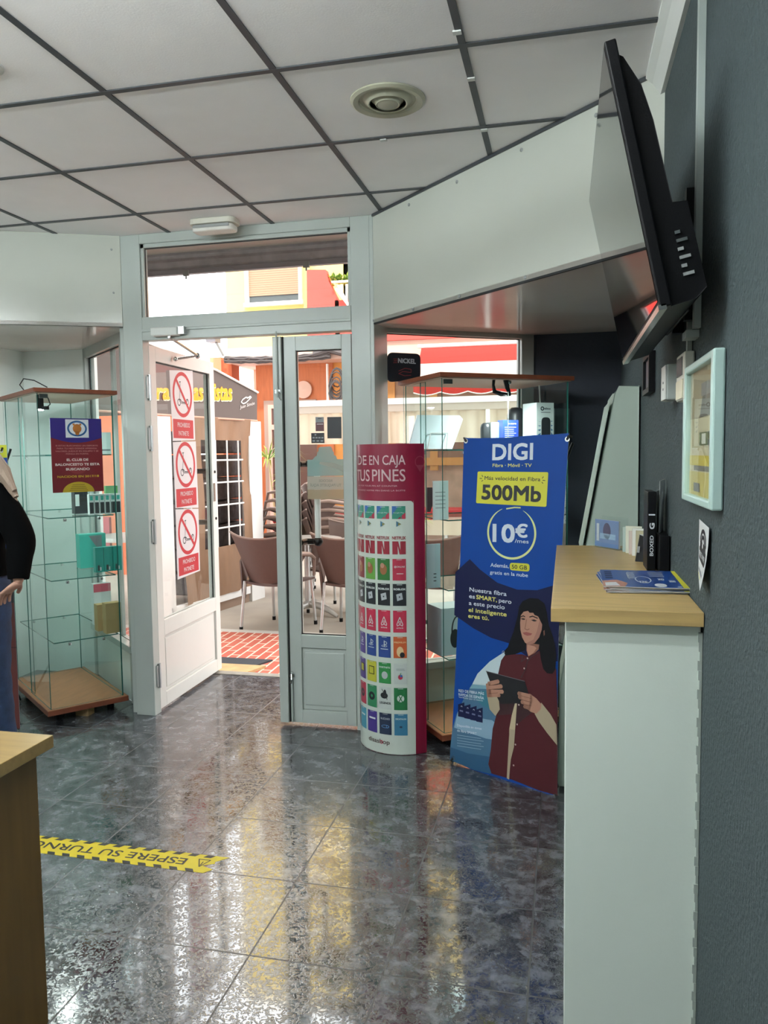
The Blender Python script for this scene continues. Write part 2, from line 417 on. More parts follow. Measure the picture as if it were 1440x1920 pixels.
# fascia panels over the shop windows and their soffits
fa, fb = Vector((-.945, 3.868)), Vector((XW, 2.665))
d = (fb-fa).normalized(); n = Vector((d.y, -d.x))
if n.y > 0: n = -n
b = MB(); b.extr([(fa.x, fa.y, SR), (fb.x, fb.y, SR), (fb.x, fb.y, CE), (fa.x, fa.y, CE)], (-n.x*.02, -n.y*.02, 0), PVC)
fasr = b.build('wall_fascia_right', kind='structure')
fr = vplane(fa, fb)
b = MB()
for (u, v) in ((767, 384), (857, 341), (978, 281), (1118, 216), (775, 583), (862, 557), (985, 522), (700, 606)):
    a, t = fr.px(u, v); T = Matrix(((fr.s.x, 0, fr.n.x, 0), (fr.s.y, 0, fr.n.y, 0), (0, 1, 0, 0), (0, 0, 0, 1)))
    b.lathe([(.0075, -.001), (.0075, .003), (.004, .005), (.0001, .005)], fr.at(a, min(max(t, SR+.012), CE-.02)), GREYPL, 10, T)
b.build('panel_screw', parent=fasr)
b = MB(); b.bar((fa.x, fa.y-.004, CE-.006), (fb.x, fb.y-.004, CE-.006), .012, .012, BAR)
b.bar((fa.x+.003, fa.y, SR-.004), (fb.x+.003, fb.y, SR-.004), .012, .008, DARKGAP); b.build('panel_edge', parent=fasr)
b = MB(); b.prism([(-.945, 3.868), (XW, 2.665), (XW, 4.55), (-.18, 4.55), (-.945, 4.04)], SR, SR+.02, SOFFIT); b.build('ceiling_soffit_right', kind='structure')
la, lb = Vector((-2.36, 3.868)), Vector((XL, 3.30))
b = MB(); b.extr([(la.x, la.y, SL), (lb.x, lb.y, SL), (lb.x, lb.y, CE), (la.x, la.y, CE)], (0, .02, 0), PVC); fasl = b.build('wall_fascia_left', kind='structure')
fl = vplane(la, lb); b = MB()
for (u, v) in ((209, 468), (213, 549)):
    a, t = fl.px(u, v); T = Matrix(((fl.s.x, 0, fl.n.x, 0), (fl.s.y, 0, fl.n.y, 0), (0, 1, 0, 0), (0, 0, 0, 1)))
    b.lathe([(.006, -.001), (.006, .003), (.0001, .004)], fl.at(a, t), GREYPL, 10, T)
b.build('panel_screw', parent=fasl)
b = MB(); b.prism([(-2.36, 3.868), (XL, 3.30), (XL, 4.6), (-3.07, 4.6), (-2.46, 4.04)], SL, SL+.02, SOFFIT); b.build('ceiling_soffit_left', kind='structure')
# crown moulding
b = MB()
prof = [(0, 0), (-.055, 0), (-.055, -.012), (-.035, -.03), (-.022, -.055), (-.012, -.075), (0, -.075)]
k = len(prof); vs = [(XW+x, y, CE+z) for y in (YB, 2.70) for x, z in prof]
b.add(vs, [(i, (i+1) % k, k+(i+1) % k, k+i) for i in range(k)]+[tuple(range(k)), tuple(range(2*k-1, k-1, -1))], WHITEP)
b.build('trim_1', kind='structure')
# ---- door front: posts, head, transom
b = MB()
b.box(-2.36, -2.245, YD, YD+.07, 0, CE, WHITE_ALU)
b.prism([(-2.40, 3.90), (-2.30, 3.90), (-2.38, 4.02), (-2.47, 4.05)], 0, CE, WHITE_ALU)
b.box(-1.065, -.965, YD, YD+.07, 0, CE, WHITE_ALU)
b.prism([(-.965, 3.868), (-.945, 3.868), (-.915, 4.035), (-1.0, 4.05)], 0, CE, WHITE_ALU)
b.box(-2.245, -1.065, YD, YD+.07, 2.605, CE, WHITE_ALU)
b.box(-2.245, -1.065, YD, YD+.07, 2.09, 2.215, WHITE_ALU)
b.box(-2.245, -1.065, YD-.006, YD+.01, 2.135, 2.15, WHITE_ALU)
b.build('trim_2', kind='structure', bevel=.003)
b = MB()
b.box(-2.245, -2.228, YD+.012, YD+.05, 2.215, 2.605, WHITE_ALU); b.box(-1.082, -1.065, YD+.012, YD+.05, 2.215, 2.605, WHITE_ALU)
b.box(-2.245, -1.065, YD+.012, YD+.05, 2.585, 2.605, WHITE_ALU)
w1 = b.build('window_1', kind='structure')
b = MB(); b.box(-2.228, -1.082, YD+.03, YD+.036, 2.215, 2.585, GLASS, emt=GEDGE); b.build('pane', parent=w1)
b = MB(); b.box(-2.228, -1.082, YD+.025, YD+.03, 2.580, 2.586, BLACK); b.box(-2.230, -2.225, YD+.025, YD+.03, 2.215, 2.585, BLACK); b.build('seal', parent=w1)
# fixed leaf (door_2)
X0, X1 = -1.437, -1.070
d2 = MB(); y0, y1 = YD+.008, YD+.053
d2.box(X0, X0+.066, y0, y1, .018, 2.075, WHITE_ALU); d2.box(X1-.052, X1, y0, y1, .018, 2.075, WHITE_ALU)
for z0, z1 in ((2.0, 2.075), (.43, .50), (.018, .09)): d2.box(X0+.066, X1-.052, y0, y1, z0, z1, WHITE_ALU)
door2 = d2.build('door_2', kind='structure', bevel=.002)
b = MB(); b.box(X0+.066, X1-.052, y0+.012, y1-.01, .09, .43, WHITE_ALU); b.box(X0+.08, X1-.066, y0+.006, y1-.004, .115, .405, WHITE_ALU)
b.build('lower_panel', parent=door2, bevel=.004)
b = MB(); b.box(X0+.066, X1-.052, YD+.028, YD+.034, .50, 2.0, GLASS, emt=GEDGE); b.build('pane', parent=door2)
b = MB()
for x in (X0+.066, X1-.056): b.box(x, x+.004, YD+.022, YD+.027, .50, 2.0, BLACK)
b.box(X0+.066, X1-.052, YD+.022, YD+.027, 1.995, 2.0, BLACK); b.box(X0+.066, X1-.052, YD+.022, YD+.027, .5, .505, BLACK); b.build('seal', parent=door2)
b = MB(); b.box(X0-.055, X0-.006, YD-.012, YD+.05, .02, 2.075, WHITE_ALU); b.build('meeting_stile', parent=door2, bevel=.003)
b = MB(); b.box(X0-.004, X0-.001, YD-.001, YD+.02, .02, 2.075, BLACK); b.build('seal', parent=door2)
b = MB(); b.tube([(X0-.028, YD-.02, 1.76), (X0-.028, YD-.02, 2.10)], .005, WHITE_ALU); b.box(X0-.042, X0-.012, YD-.02, YD-.012, 1.78, 1.80, CHROME)
b.tube([(X0-.02, YD-.024, 1.79), (X0-.012, YD-.03, 1.755), (X0-.004, YD-.03, 1.745)], .004, CHROME); b.build('top_bolt', parent=door2)
b = MB(); b.tube([(X0+.012, YD-.004, .03), (X0+.012, YD-.004, .30)], .006, WHITE_ALU); b.box(X0, X0+.026, YD-.008, YD+.008, .27, .285, CHROME)
b.tube([(X0+.012, YD-.006, .285), (X0+.018, YD-.02, .26), (X0+.012, YD-.02, .24)], .005, CHROME); b.build('bottom_bolt', parent=door2)
b = MB(); yh = YD+.12; xh = X0+.135
b.tube([(xh, yh, .98), (xh, yh, 1.42)], .017, WHITEP, 12); b.build('pull_handle', parent=door2, smooth=True)
b = MB()
for z in (.99, 1.41): b.tube([(X0+.06, YD+.05, z), (X0+.07, yh, z), (xh, yh, z)], .016, BLACKP, 10); b.ball((xh, yh, z), .027, BLACKP)
b.build('handle_bracket', parent=door2, smooth=True)
# open leaf (door_1): hinge side to free side, swung outwards
LH, LF = Vector((-2.243, 3.93)), Vector((-2.268, 4.795))
leaf = vplane(LH, LF)
if leaf.s.y < 0: leaf.s = -leaf.s
leaf.o = Vector((LH.x, LH.y, 0)); LW = (LF-LH).length
LM = Matrix(((leaf.s.x, leaf.n.x, 0, leaf.o.x), (leaf.s.y, leaf.n.y, 0, leaf.o.y), (0, 0, 1, 0), (0, 0, 0, 1)))   # local x along leaf, y towards camera side
LEAFM = mat('white lacquered aluminium leaf', '#d3d2cc', .3, var=(3, .03))
b = MB()
b.box(0, .075, -.045, 0, .02, 2.075, LEAFM, LM); b.box(LW-.07, LW, -.045, 0, .02, 2.075, LEAFM, LM)
for z0, z1 in ((1.995, 2.075), (.43, .52), (.02, .10)): b.box(.075, LW-.07, -.045, 0, z0, z1, LEAFM, LM)
door1 = b.build('door_1', kind='structure', bevel=.002)
b = MB(); b.box(.075, LW-.07, -.035, -.014, .10, .43, LEAFM, LM); b.box(.095, LW-.09, -.03, -.008, .12, .41, LEAFM, LM); b.build('lower_panel', parent=door1, bevel=.004)
b = MB(); b.box(.075, LW-.07, -.026, -.020, .52, 1.995, GLASS, LM, GEDGE); b.build('pane', parent=door1)
b = MB(); b.box(LW-.076, LW-.070, -.02, -.014, .52, 1.995, BLACK, LM); b.box(.075, LW-.07, -.02, -.014, 1.989, 1.995, BLACK, LM); b.build('seal', parent=door1)
for z in (.16, .98, 1.50, 1.78):
    b = MB(); b.box(-.035, .012, -.03, .004, z, z+.12, ALU, LM); b.tube([LM @ Vector((-.012, .006, z-.01)), LM @ Vector((-.012, .006, z+.13))], .009, ALU); b.build('hinge', parent=door1, smooth=True)
b = MB(); b.box(LW-.062, LW-.035, 0, .004, 1.16, 1.28, CHROME, LM); b.box(LW-.006, LW+.003, -.034, -.01, .98, 1.2, CHROME, LM); b.build('lock_plate', parent=door1)
b = MB()
for z in (1.355, 1.045): b.lathe([(.009, 0), (.009, .006), (.0001, .007)], LM @ Vector((LW-.032, .0, z)), BLACK, 12, Matrix(((leaf.s.x, 0, leaf.n.x, 0), (leaf.s.y, 0, leaf.n.y, 0), (0, 1, 0, 0), (0, 0, 0, 1))))
b.build('handle_bolt', parent=door1)
b = MB(); p = [LM @ Vector(q) for q in ((LW-.04, -.045, 1.36), (LW-.05, -.12, 1.36), (LW-.17, -.12, 1.36))]; b.tube(p, .017, BLACKP, 10); b.ball(p[2], .026, BLACKP)
p2 = [q-Vector((0, 0, .34)) for q in p]; b.tube(p2, .017, BLACKP, 10); b.ball(p2[2], .026, BLACKP); b.build('handle_bracket', parent=door1, smooth=True)
b = MB(); b.tube([p2[2], p[2]], .017, WHITEP, 12); b.build('pull_handle', parent=door1, smooth=True)
b = MB(); b.box(-.20*0, .02, -.045, -.02, .02, 2.06, DARKGAP, LM @ Matrix.Translation((-.045, 0, 0))); b.build('seal', parent=door1)
# door closer
cl = thing('door_closer', (-2.08, YD, 2.09), 'white hydraulic door closer with jointed arm above the open door leaf', 'door closer')
b = MB(); q0 = PY(286, 626, YD-.02); q1 = PY(347, 620, YD-.02); b.box(q0.x, q1.x-.035, YD-.045, YD, 2.105, 2.15, WHITEP); b.build('body', parent=cl, bevel=.006)
b = MB(); b.box(q1.x-.034, q1.x, YD-.035, YD, 2.11, 2.15, ALU); b.build('end_plate', parent=cl)
b = MB(); a1 = (q1.x-.09, YD-.03, 2.098); a2 = PY(373, 655, 4.35); a3 = LM @ Vector((.28, .02, 2.03)); a2 = Vector((a2.x, 4.33, 2.06))
b.tube([a1, a2], .008, CHROME); b.tube([a2, a3], .007, CHROME); b.ball(a2, .018, CHROME); b.ball(a3, .014, CHROME); b.build('arm', parent=cl, smooth=True)

# right shop window
WA, WB = Vector((-.925, 4.04)), Vector((-.18, 4.526))
wr = vplane(WA, WB)
if wr.s.x < 0: wr.s = -wr.s
wr.o = Vector((WA.x, WA.y, 0)); WLn = (WB-WA).length
WM = Matrix(((wr.s.x, wr.n.x, 0, wr.o.x), (wr.s.y, wr.n.y, 0, wr.o.y), (0, 0, 1, 0), (0, 0, 0, 1)))
b = MB(); b.box(-.03, .004, -.05, .01, 0, SR, WHITE_ALU, WM); b.box(WLn-.078, WLn, -.05, .01, .0, SR, WHITE_ALU, WM)
b.box(0, WLn, -.05, .01, SR-.025, SR+.02, WHITE_ALU, WM); b.box(0, WLn, -.06, .03, .27, .31, WHITE_ALU, WM); b.box(0, WLn, -.06, .0, 0, .27, WALLW, WM)
w2 = b.build('window_2', kind='structure', bevel=.002)
b = MB(); b.box(.0, WLn-.075, -.03, -.024, .31, SR-.02, GLASS, WM, GEDGE); b.build('pane', parent=w2)
b = MB(); b.box(WLn-.082, WLn-.078, -.024, -.018, .31, SR-.025, BLACK, WM); b.box(0, WLn-.078, -.024, -.018, SR-.029, SR-.025, BLACK, WM); b.build('seal', parent=w2)
# left shop window
VA, VB = Vector((-2.46, 4.03)), Vector((-3.085, 4.585))
wlp = vplane(VA, VB)
if wlp.s.x > 0: wlp.s = -wlp.s
wlp.o = Vector((VA.x, VA.y, 0)); VLn = (VB-VA).length
VM = Matrix(((wlp.s.x, wlp.n.x, 0, wlp.o.x), (wlp.s.y, wlp.n.y, 0, wlp.o.y), (0, 0, 1, 0), (0, 0, 0, 1)))
b = MB(); b.box(-.02, .05, -.05, .012, 0, SL, WHITE_ALU, VM); b.box(VLn-.04, VLn+.005, -.05, .012, 0, SL, WHITE_ALU, VM)
b.box(0, VLn, -.05, .012, SL-.06, SL+.02, WHITE_ALU, VM); b.box(0, VLn, -.06, .03, .31, .35, WHITE_ALU, VM); b.box(0, VLn, -.06, 0, 0, .31, WALLW, VM)
b.box(VLn*.38, VLn*.38+.05, -.05, -.03, .35, SL-.05, WHITE_ALU, VM)
w3 = b.build('window_3', kind='structure', bevel=.002)
b = MB(); b.box(.05, VLn-.04, -.028, -.022, .35, SL-.06, GLASS, VM, GEDGE); b.build('pane', parent=w3)
b = MB(); b.box(VLn-.045, VLn-.04, -.022, -.014, .35, SL-.06, BLACK, VM); b.box(.05, VLn-.04, -.022, -.014, SL-.066, SL-.06, BLACK, VM); b.build('seal', parent=w3)

# shop front outside: porch roof, side piers, threshold, shutter
EXT = mat('outer render', '#a9a49b', .85, bump=(40, .2), var=(3, .05))
b = MB(); b.prism([(-4.6, 3.94), (1.6, 3.94), (1.6, 4.86), (-4.6, 4.86)], 2.80, 2.9, EXT); b.prism([(-4.6, 3.6), (1.6, 3.6), (1.6, 3.94), (-4.6, 3.94)], CE+.05, 2.9, EXT)
b.build('ceiling_porch', kind='structure')
b = MB(); b.box(-4.6, -3.56, 4.72, 4.86, -.03, 3.2, EXT); b.build('wall_outer_left', kind='structure')
b = MB(); b.box(-9, 7, 4.60, 4.84, 3.22, 11.5, EXT); b.build('wall_added_upper_storeys', kind='structure')  # unseen upper storeys, added and sized to shade the terrace from the sun
b = MB(); b.box(-.18, 1.6, 4.67, 4.86, -.03, 3.2, EXT); b.build('wall_outer_right', kind='structure')
SHUT = stripe_mat('grey shutter slats', '#5e5f64', '#87878b', 14, 2, .55)
b = MB(); 
for i in range(7):
    z = 2.69+i*.075; b.extr([(-3.1, 4.80, z), (-3.1, 4.79, z+.02), (-3.1, 4.79, z+.055), (-3.1, 4.80, z+.075), (-3.1, 4.815, z+.075), (-3.1, 4.815, z)], (2.92, 0, 0), mat('weathered grey shutter', '#a9a6ab', .6, var=(12, .15), bump=(50, .2)))
sh = thing('roller_shutter', (-1.64, 4.8, 2.69), 'weathered grey roller shutter rolled up above the entrance outside the transom', 'shutter')
b.build('slat_curtain', parent=sh)
b = MB(); b.box(-3.1, -.18, 4.785, 4.82, 2.66, 2.692, mat('shutter bottom rail', '#8f8c92', .5)); b.build('bottom_rail', parent=sh)
for u in (350, 575):
    q = PY(u, 508 if u < 400 else 492, 4.79); b = MB(); b.box(q.x-.02, q.x+.02, 4.775, 4.79, 2.645, 2.68, GREYPL); b.tube([(q.x, 4.78, 2.65), (q.x, 4.78, 2.625)], .006, GREYPL); b.build('catch', parent=sh)

# ------------------------------------------------------------------ ground outside
b = MB(); b.box(-7, 4, 4.76, 6.02, -.10, -.03, brick_mat()); b.build('ground_brick_pavement', kind='structure')
b = MB(); b.box(-12, 8, 6.12, 14, -.16, -.05, mat('warm grey terrace concrete', '#a79d90', .85, bump=(30, .15), var=(2.5, .1))); b.build('ground_terrace', kind='structure')
b = MB(); b.box(-12, 8, 6.02, 6.12, -.10, -.03, mat('pale kerb', '#c9c4bb', .8, var=(8, .06))); b.build('ground_kerb', kind='structure')
b = MB(); b.box(-2.5, 3, 4.72, 4.79, -.05, .004, mat('worn threshold', '#8f897f', .6, var=(20, .15))); b.build('trim_3', kind='structure')
DM = mat('dark door mat', '#3a3a3e', .95, bump=(200, .4))
q = [PZ(418, 1240, -.025), PZ(478, 1241, -.025), PZ(462, 1250, -.025), PZ(418, 1249, -.025)]
b = MB(); b.prism([(-2.62, 5.03), (-2.13, 5.03), (-2.06, 5.2), (-2.62, 5.2)], -.03, -.018, DM); tag(b.build('doormat'), 'dark grey doormat on the red bricks just outside the open door', 'doormat')
b = MB(); b.prism([(-2.7, 4.80), (-2.12, 4.80), (-2.04, 5.02), (-2.7, 5.02)], -.03, -.012, mat('sandy plywood ramp', '#b9986a', .8, var=(12, .15))); tag(b.build('threshold_ramp'), 'thin sandy wooden ramp board at the door threshold', 'ramp')

# ------------------------------------------------------------------ ceiling fixtures
VENTM = mat('beige painted vent', '#a9a995', .4, .2)
v = thing('ceiling_vent', (-.592, 2.66, CE), 'round beige air diffuser with concentric rings set in the ceiling', 'air vent')
c = (-.592, 2.66, CE)
b = MB(); b.lathe([(.128, -.001), (.128, -.006), (.118, -.012), (.10, -.008), (.095, .0)], c, VENTM, 40); b.build('outer_ring', parent=v, smooth=True)
b = MB(); b.lathe([(.096, -.0008), (.05, -.0006), (.0001, -.0005)], c, mat('dark vent throat', '#2a2823', .8), 32); b.build('throat', parent=v)
for r0, r1, z in ((.066, .085, -.016), (.040, .055, -.018)):
    b = MB(); b.lathe([(r1, -.001), (r1-.004, -.003), (r0, z), (r0-.004, z+.002), (r1-.012, -.001)], c, VENTM, 36); b.build('cone_ring', parent=v, smooth=True)
b = MB(); b.lathe([(.037, -.006), (.036, -.016), (.03, -.019), (.0001, -.019)], c, VENTM, 30); b.build('centre_disc', parent=v, smooth=True)

c = Vector((-1.74, 2.12, CE)); s = thing('ceiling_spotlight', c, 'round white recessed ceiling spotlight cut by the left edge of the photo', 'ceiling light')
b = MB(); b.lathe([(.062, 0), (.062, -.006), (.05, -.01), (.04, -.004), (.038, .0)], c, WHITEP, 32); b.build('trim_ring', parent=s, smooth=True)
b = MB(); b.lathe([(.037, -.002), (.0001, -.001)], c, GREYPL, 24); b.build('lens', parent=s)

e = thing('emergency_light', (-1.74, 3.76, CE), 'white plastic emergency light fixed to the ceiling above the transom', 'emergency light')
def rounded(x0, x1, y0, y1, r=.03, n=5):
    out = []
    for cx, cy, a in ((x1-r, y1-r, 0), (x0+r, y1-r, 90), (x0+r, y0+r, 180), (x1-r, y0+r, 270)):
        for i in range(n+1): t = math.radians(a+90*i/n); out.append((cx+r*math.cos(t), cy+r*math.sin(t)))
    return out
b = MB(); b.prism(rounded(-1.865, -1.62, 3.69, 3.80), CE-.028, CE, mat('cream plastic', '#c9c7ba', .4)); b.build('base', parent=e, bevel=.004)
b = MB(); b.prism(rounded(-1.855, -1.63, 3.70, 3.79, .026), CE-.062, CE-.0285, mat('frosted diffuser', '#dad9d2', .25, bump=(120, .3))); b.build('diffuser', parent=e, bevel=.01)
b = MB(); b.box(-1.84, -1.645, 3.694, 3.6985, CE-.046, CE-.032, GREYPL); b.build('tube', parent=e)

# unseen tube lamps added above the view to brighten the shop
TUBEM = mat('unseen fill tube', '#ffffff', .4, emit=('#e9f1f2', ADDED_LAMP_POWER))
def fill_tube_lamp(x, y, z, lab):
    t = thing('unseen_fill_lamp', (x, y, CE), lab, 'added fill lamp', 'unseen fill tube lamps added above the view')
    b = MB(); b.tube([(x-.65, y, z), (x+.65, y, z)], .028, TUBEM, 12); b.build('tube', parent=t, smooth=True)
    for k in (-1, 1):
        b = MB(); b.box(x+k*.68-.03, x+k*.68+.03, y-.035, y+.035, z-.035, z+.035, WHITEP); b.build('end_cap', parent=t)
        b = MB(); b.tube([(x+k*.68, y, z+.035), (x+k*.68, y, CE-.005)], .004, CHROME, 6); b.build('suspension_rod', parent=t)
fill_tube_lamp(-1.0, 1.1, 2.50, 'unseen white tube lamp added to brighten the shop, nearest the counter')
fill_tube_lamp(-2.75, 1.1, 2.50, 'unseen white tube lamp added to brighten the shop, above the light oak desk')
fill_tube_lamp(-1.0, .35, 2.58, 'unseen added white tube lamp of the rear row, right')
fill_tube_lamp(-2.75, .35, 2.58, 'unseen added white tube lamp of the rear row, left')

# ------------------------------------------------------------------ counter on the right
ct = thing('counter', (.15, 2.4, 0), 'white counter with light oak top running along the grey wall', 'counter')
b = MB(); b.box(.003, XW-.004, 1.815, 3.0, 0, 1.068, BODYW); b.build('body', parent=ct, bevel=.002)
b = MB(); b.box(-.030, XW-.002, 1.79, 3.03, 1.069, 1.101, OAK); b.build('worktop', parent=ct, bevel=.0015)
b = MB(); 
for i in range(48):
    z = .02+i*.0215; b.box(XW-.006-.002*(i % 3), XW-.001, 1.812-random.random()*.004, 1.8148, z, z+.0216, mat('crumbled filler', '#9aa39b', .9))
b.build('filler_edge', parent=ct)
# desk bottom left
dk = thing('reception_desk', (-1.6, 1.2, 0), 'light oak desk corner in the lower left foreground', 'desk')
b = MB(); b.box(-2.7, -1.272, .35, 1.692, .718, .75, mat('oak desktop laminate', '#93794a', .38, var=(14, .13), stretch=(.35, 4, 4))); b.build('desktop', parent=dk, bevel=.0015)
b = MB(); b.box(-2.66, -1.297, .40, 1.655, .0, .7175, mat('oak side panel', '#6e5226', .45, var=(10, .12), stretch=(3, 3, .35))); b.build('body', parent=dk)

# ------------------------------------------------------------------ television on the wall
tv = thing('television', (XW, 2.0, 1.7), 'black flat screen television tilted down on a wall bracket', 'television')
K = 1.42; off = Vector((0, 0, H))
A = Vector((.047, 1.105, .540))*K+off; Bq = Vector((.047, 1.763, .541))*K+off; Cq = Vector((.122, 1.750, .192))*K+off; Dq = Vector((.122, 1.088, .190))*K+off
yn = A.y; yf = Bq.y
tdir = (A-Dq); tdir.y = 0; hgt = tdir.length; tdir.normalize(); sd = Vector((0, 1, 0)); nn = Vector((-tdir.z, 0, tdir.x))
if nn.x > 0: nn = -nn
O = Vector((Dq.x, yn, Dq.z))
TM = Matrix(((0, tdir.x, nn.x, O.x), (1, tdir.y, nn.y, O.y), (0, tdir.z, nn.z, O.z), (0, 0, 0, 1)))  # x along Y, y up the screen, z out of screen
Wt = yf-yn
SCR = mat('glossy dark screen', '#07080a', .04, spec=.9, coat=.3)
b = MB(); b.box(0, Wt, 0, hgt, -.022, 0, BLACKP, TM); b.build('bezel', parent=tv, bevel=.003)
b = MB(); b.box(.009, Wt-.009, .014, hgt-.009, .0005, .0015, SCR, TM); b.build('screen', parent=tv)
b = MB(); b.box(0, Wt, -.004, .006, -.012, .003, CHROME, TM); b.build('bottom_trim', parent=tv)
sh_ = [(.002, -.02), (hgt-.02, -.02), (hgt-.03, -.03), (hgt-.09, -.052), (hgt-.16, -.060), (.19, -.063), (.185, -.088), (.02, -.092), (.004, -.07)]
b = MB(); b.extr([TM @ Vector((.02, p, q)) for p, q in sh_], (0, Wt-.04, 0), BLACKP); b.build('back_shell', parent=tv, bevel=.006)
b = MB()
for i in range(6):
    b.box(.016, .0205, .05+i*.016, .056+i*.016, -.075+(i % 2)*.01, -.055, CHROME if i > 3 else GREYPL, TM)
b.build('port_marks', parent=tv)
b = MB(); b.box(Wt*.3, Wt*.72, .02, .11, -.105, -.0925, BLACKP, TM); b.build('base_block', parent=tv, bevel=.01)
BR = mat('black powder coated steel', '#0d0e10', .5, .6)
mk = MB(); cy = (yn+yf)/2
for y in (1.95, cy+.12): mk.box(XW-.03, XW-.002, y, y+.03, 1.76, 2.06, BR)
mk.box(XW-.04, XW-.0305, 1.94, cy+.2, 1.90, 1.95, BR)
mk.bar((XW-.035, 1.965, 1.92), (O.x+.085, 1.965, 1.91), .03, .03, BR); mk.bar((XW-.035, cy+.13, 1.94), (O.x+.075, cy+.13, 1.93), .04, .03, BR)
mk.build('wall_bracket', parent=tv)
# cable trunking and cables on the wall
tk = thing('cable_trunking', (XW, 1.9, 1.73), 'pale narrow cable trunking running down the grey wall from the ceiling behind the television', 'cable duct')
b = MB(); b.box(XW-.016, XW-.001, 1.905, 1.93, 1.735, 2.58, mat('pale trunking', '#a9b3ae', .45)); b.build('upper_duct', parent=tk)
b = MB(); b.box(XW-.03, XW-.001, 1.925, 1.985, 1.716, 1.733, mat('pale trunking', '#a9b3ae', .45)); b.build('elbow', parent=tk)
b = MB(); b.box(XW-.012, XW-.001, 2.03, 2.048, 1.692, 1.78, mat('pale trunking', '#a9b3ae', .45)); b.build('lower_duct', parent=tk)
b = MB(); b.tube([(XW-.008, 2.75, 2.45), (XW-.008, 2.70, 2.25), (XW-.008, 2.76, 2.12), (XW-.008, 2.85, 2.02)], .004, BLACK); tag(b.build('loose_cable'), 'thin black cable hanging on the grey wall behind the television', 'cable')
b = MB(); b.box(XW-.035, XW-.001, 2.34, 2.42, 2.02, 2.10, WHITEP); tag(b.build('junction_box', bevel=.006), 'small white junction box on the wall behind the television', 'box')

# framed poster
FR = mat('mint white frame', '#b4cfc9', .35)
fx = XW-.024; fq = [(1.61, 1.341), (1.61, 1.652), (1.998, 1.652), (1.998, 1.341)]
pf = thing('framed_poster', (XW, 1.8, 1.34), 'white framed yellow and grey poster under glass hanging on the grey wall', 'picture frame')
b = MB(); y0_, y1_, z0_, z1_ = 1.61, 2.0, 1.338, 1.652; w = .028
b.box(fx, XW-.001, y0_, y0_+w, z0_, z1_, FR); b.box(fx, XW-.001, y1_-w, y1_, z0_, z1_, FR); b.box(fx, XW-.001, y0_+w, y1_-w, z0_, z0_+.017, FR); b.box(fx, XW-.001, y0_+w, y1_-w, z1_-.017, z1_, FR); b.build('frame', parent=pf, bevel=.004)
pl = PL((XW-.010, y0_+w, z0_+.017), (0, 1, 0), (0, 0, 1), (-1, 0, 0)); PW, PH = y1_-y0_-2*w, z1_-z0_-.034
a = Art(pl); a.rect(0, 0, PW, PH, mat('poster cream', '#c9c3a0', .6), 0)
a.rect(0, PH*.62, PW, PH, mat('poster beige', '#a89f80', .6), 1); a.rect(PW*.05, PH*.78, PW*.55, PH*.88, mat('poster grey', '#8f908a', .6), 2)
a.poly([(PW*.1, PH*.62), (PW*.6, PH*.62), (PW*.5, PH*.78), (PW*.15, PH*.78)], mat('poster brown grey', '#6f6c60', .6), 2)
a.rect(0, PH*.24, PW, PH*.32, mat('poster yellow', '#c9b94a', .6), 1); a.rect(PW*.05, PH*.2, PW*.8, PH*.24, mat('poster dark grey', '#77766a', .6), 2)
a.rect(0, 0, PW, PH*.19, mat('poster ochre', '#c4b766', .6), 1); a.rect(PW*.55, PH*.03, PW*.8, PH*.1, mat('poster dark grey', '#77766a', .6), 2)
a.rect(PW*.25, PH*.4, PW*.6, PH*.5, mat('poster olive', '#6c7650', .6), 2); a.rect(PW*.35, PH*.41, PW*.5, PH*.49, mat('poster pale', '#d8dccb', .6), 3)
a.mb.build('print', parent=pf)
b = MB(); b.box(XW-.016, XW-.014, y0_+w*.6, y1_-w*.6, z0_+.01, z1_-.01, glass('picture glass', (.98, .98, .97), 1.22), emt=FR); b.build('pane', parent=pf)

# free wifi sticker: a curled sheet of paper
st = MB(); pts = []; wpaper = mat('white paper', '#cfd3d4', .55); ink = mat('black print', '#15171a', .5)
NS = 10; y_near, y_far, zt, zb = 1.725, 1.878, 1.300, 1.172
def curl(sy, tz):   # sheet position: sy 0..1 from far to near, tz 0..1 bottom to top
    return Vector((XW-.0015-.016*(1-tz)**2*sy-.005*sy, y_far+(y_near-y_far)*sy, zb-.012*sy+(zt+.0-zb)*tz+.006*sy*tz))
for i in range(NS+1):
    for j in range(2): pts.append(curl(j, i/NS))
st.add(pts, [(2*i, 2*i+1, 2*i+3, 2*i+2) for i in range(NS)], wpaper)
class Curl:
    def at(s, a, b_, off=0): return curl(a, b_)+Vector((-off, 0, 0))
a = Art(Curl(), st)
a.rrect([(.12, .33), (.88, .33), (.88, .56), (.12, .56)], .05, ink, 1); a.ring((.5, .60), .30, .26, .07, ink, 1, a0=.1, a1=PI-.1); a.ring((.5, .60), .18, .16, .07, ink, 1, a0=.1, a1=PI-.1); a.ell((.5, .60), .08, .06, ink, 1)
a.rect(.2, .55, .8, .66, ink, 1); a.ell((.5, .62), .06, .05, wpaper, 2); a.text('FREE WIFI', (.17, .40), (.83, .40), .09, wpaper, 2, .02)
a.rect(.12, .14, .8, .19, mat('grey print', '#7c8085', .6), 1); a.rect(.12, .06, .6, .10, mat('yellow print', '#c6c256', .6), 1)
tag(st.build('wifi_notice'), 'curling white paper notice reading FREE WIFI taped to the grey wall', 'notice')

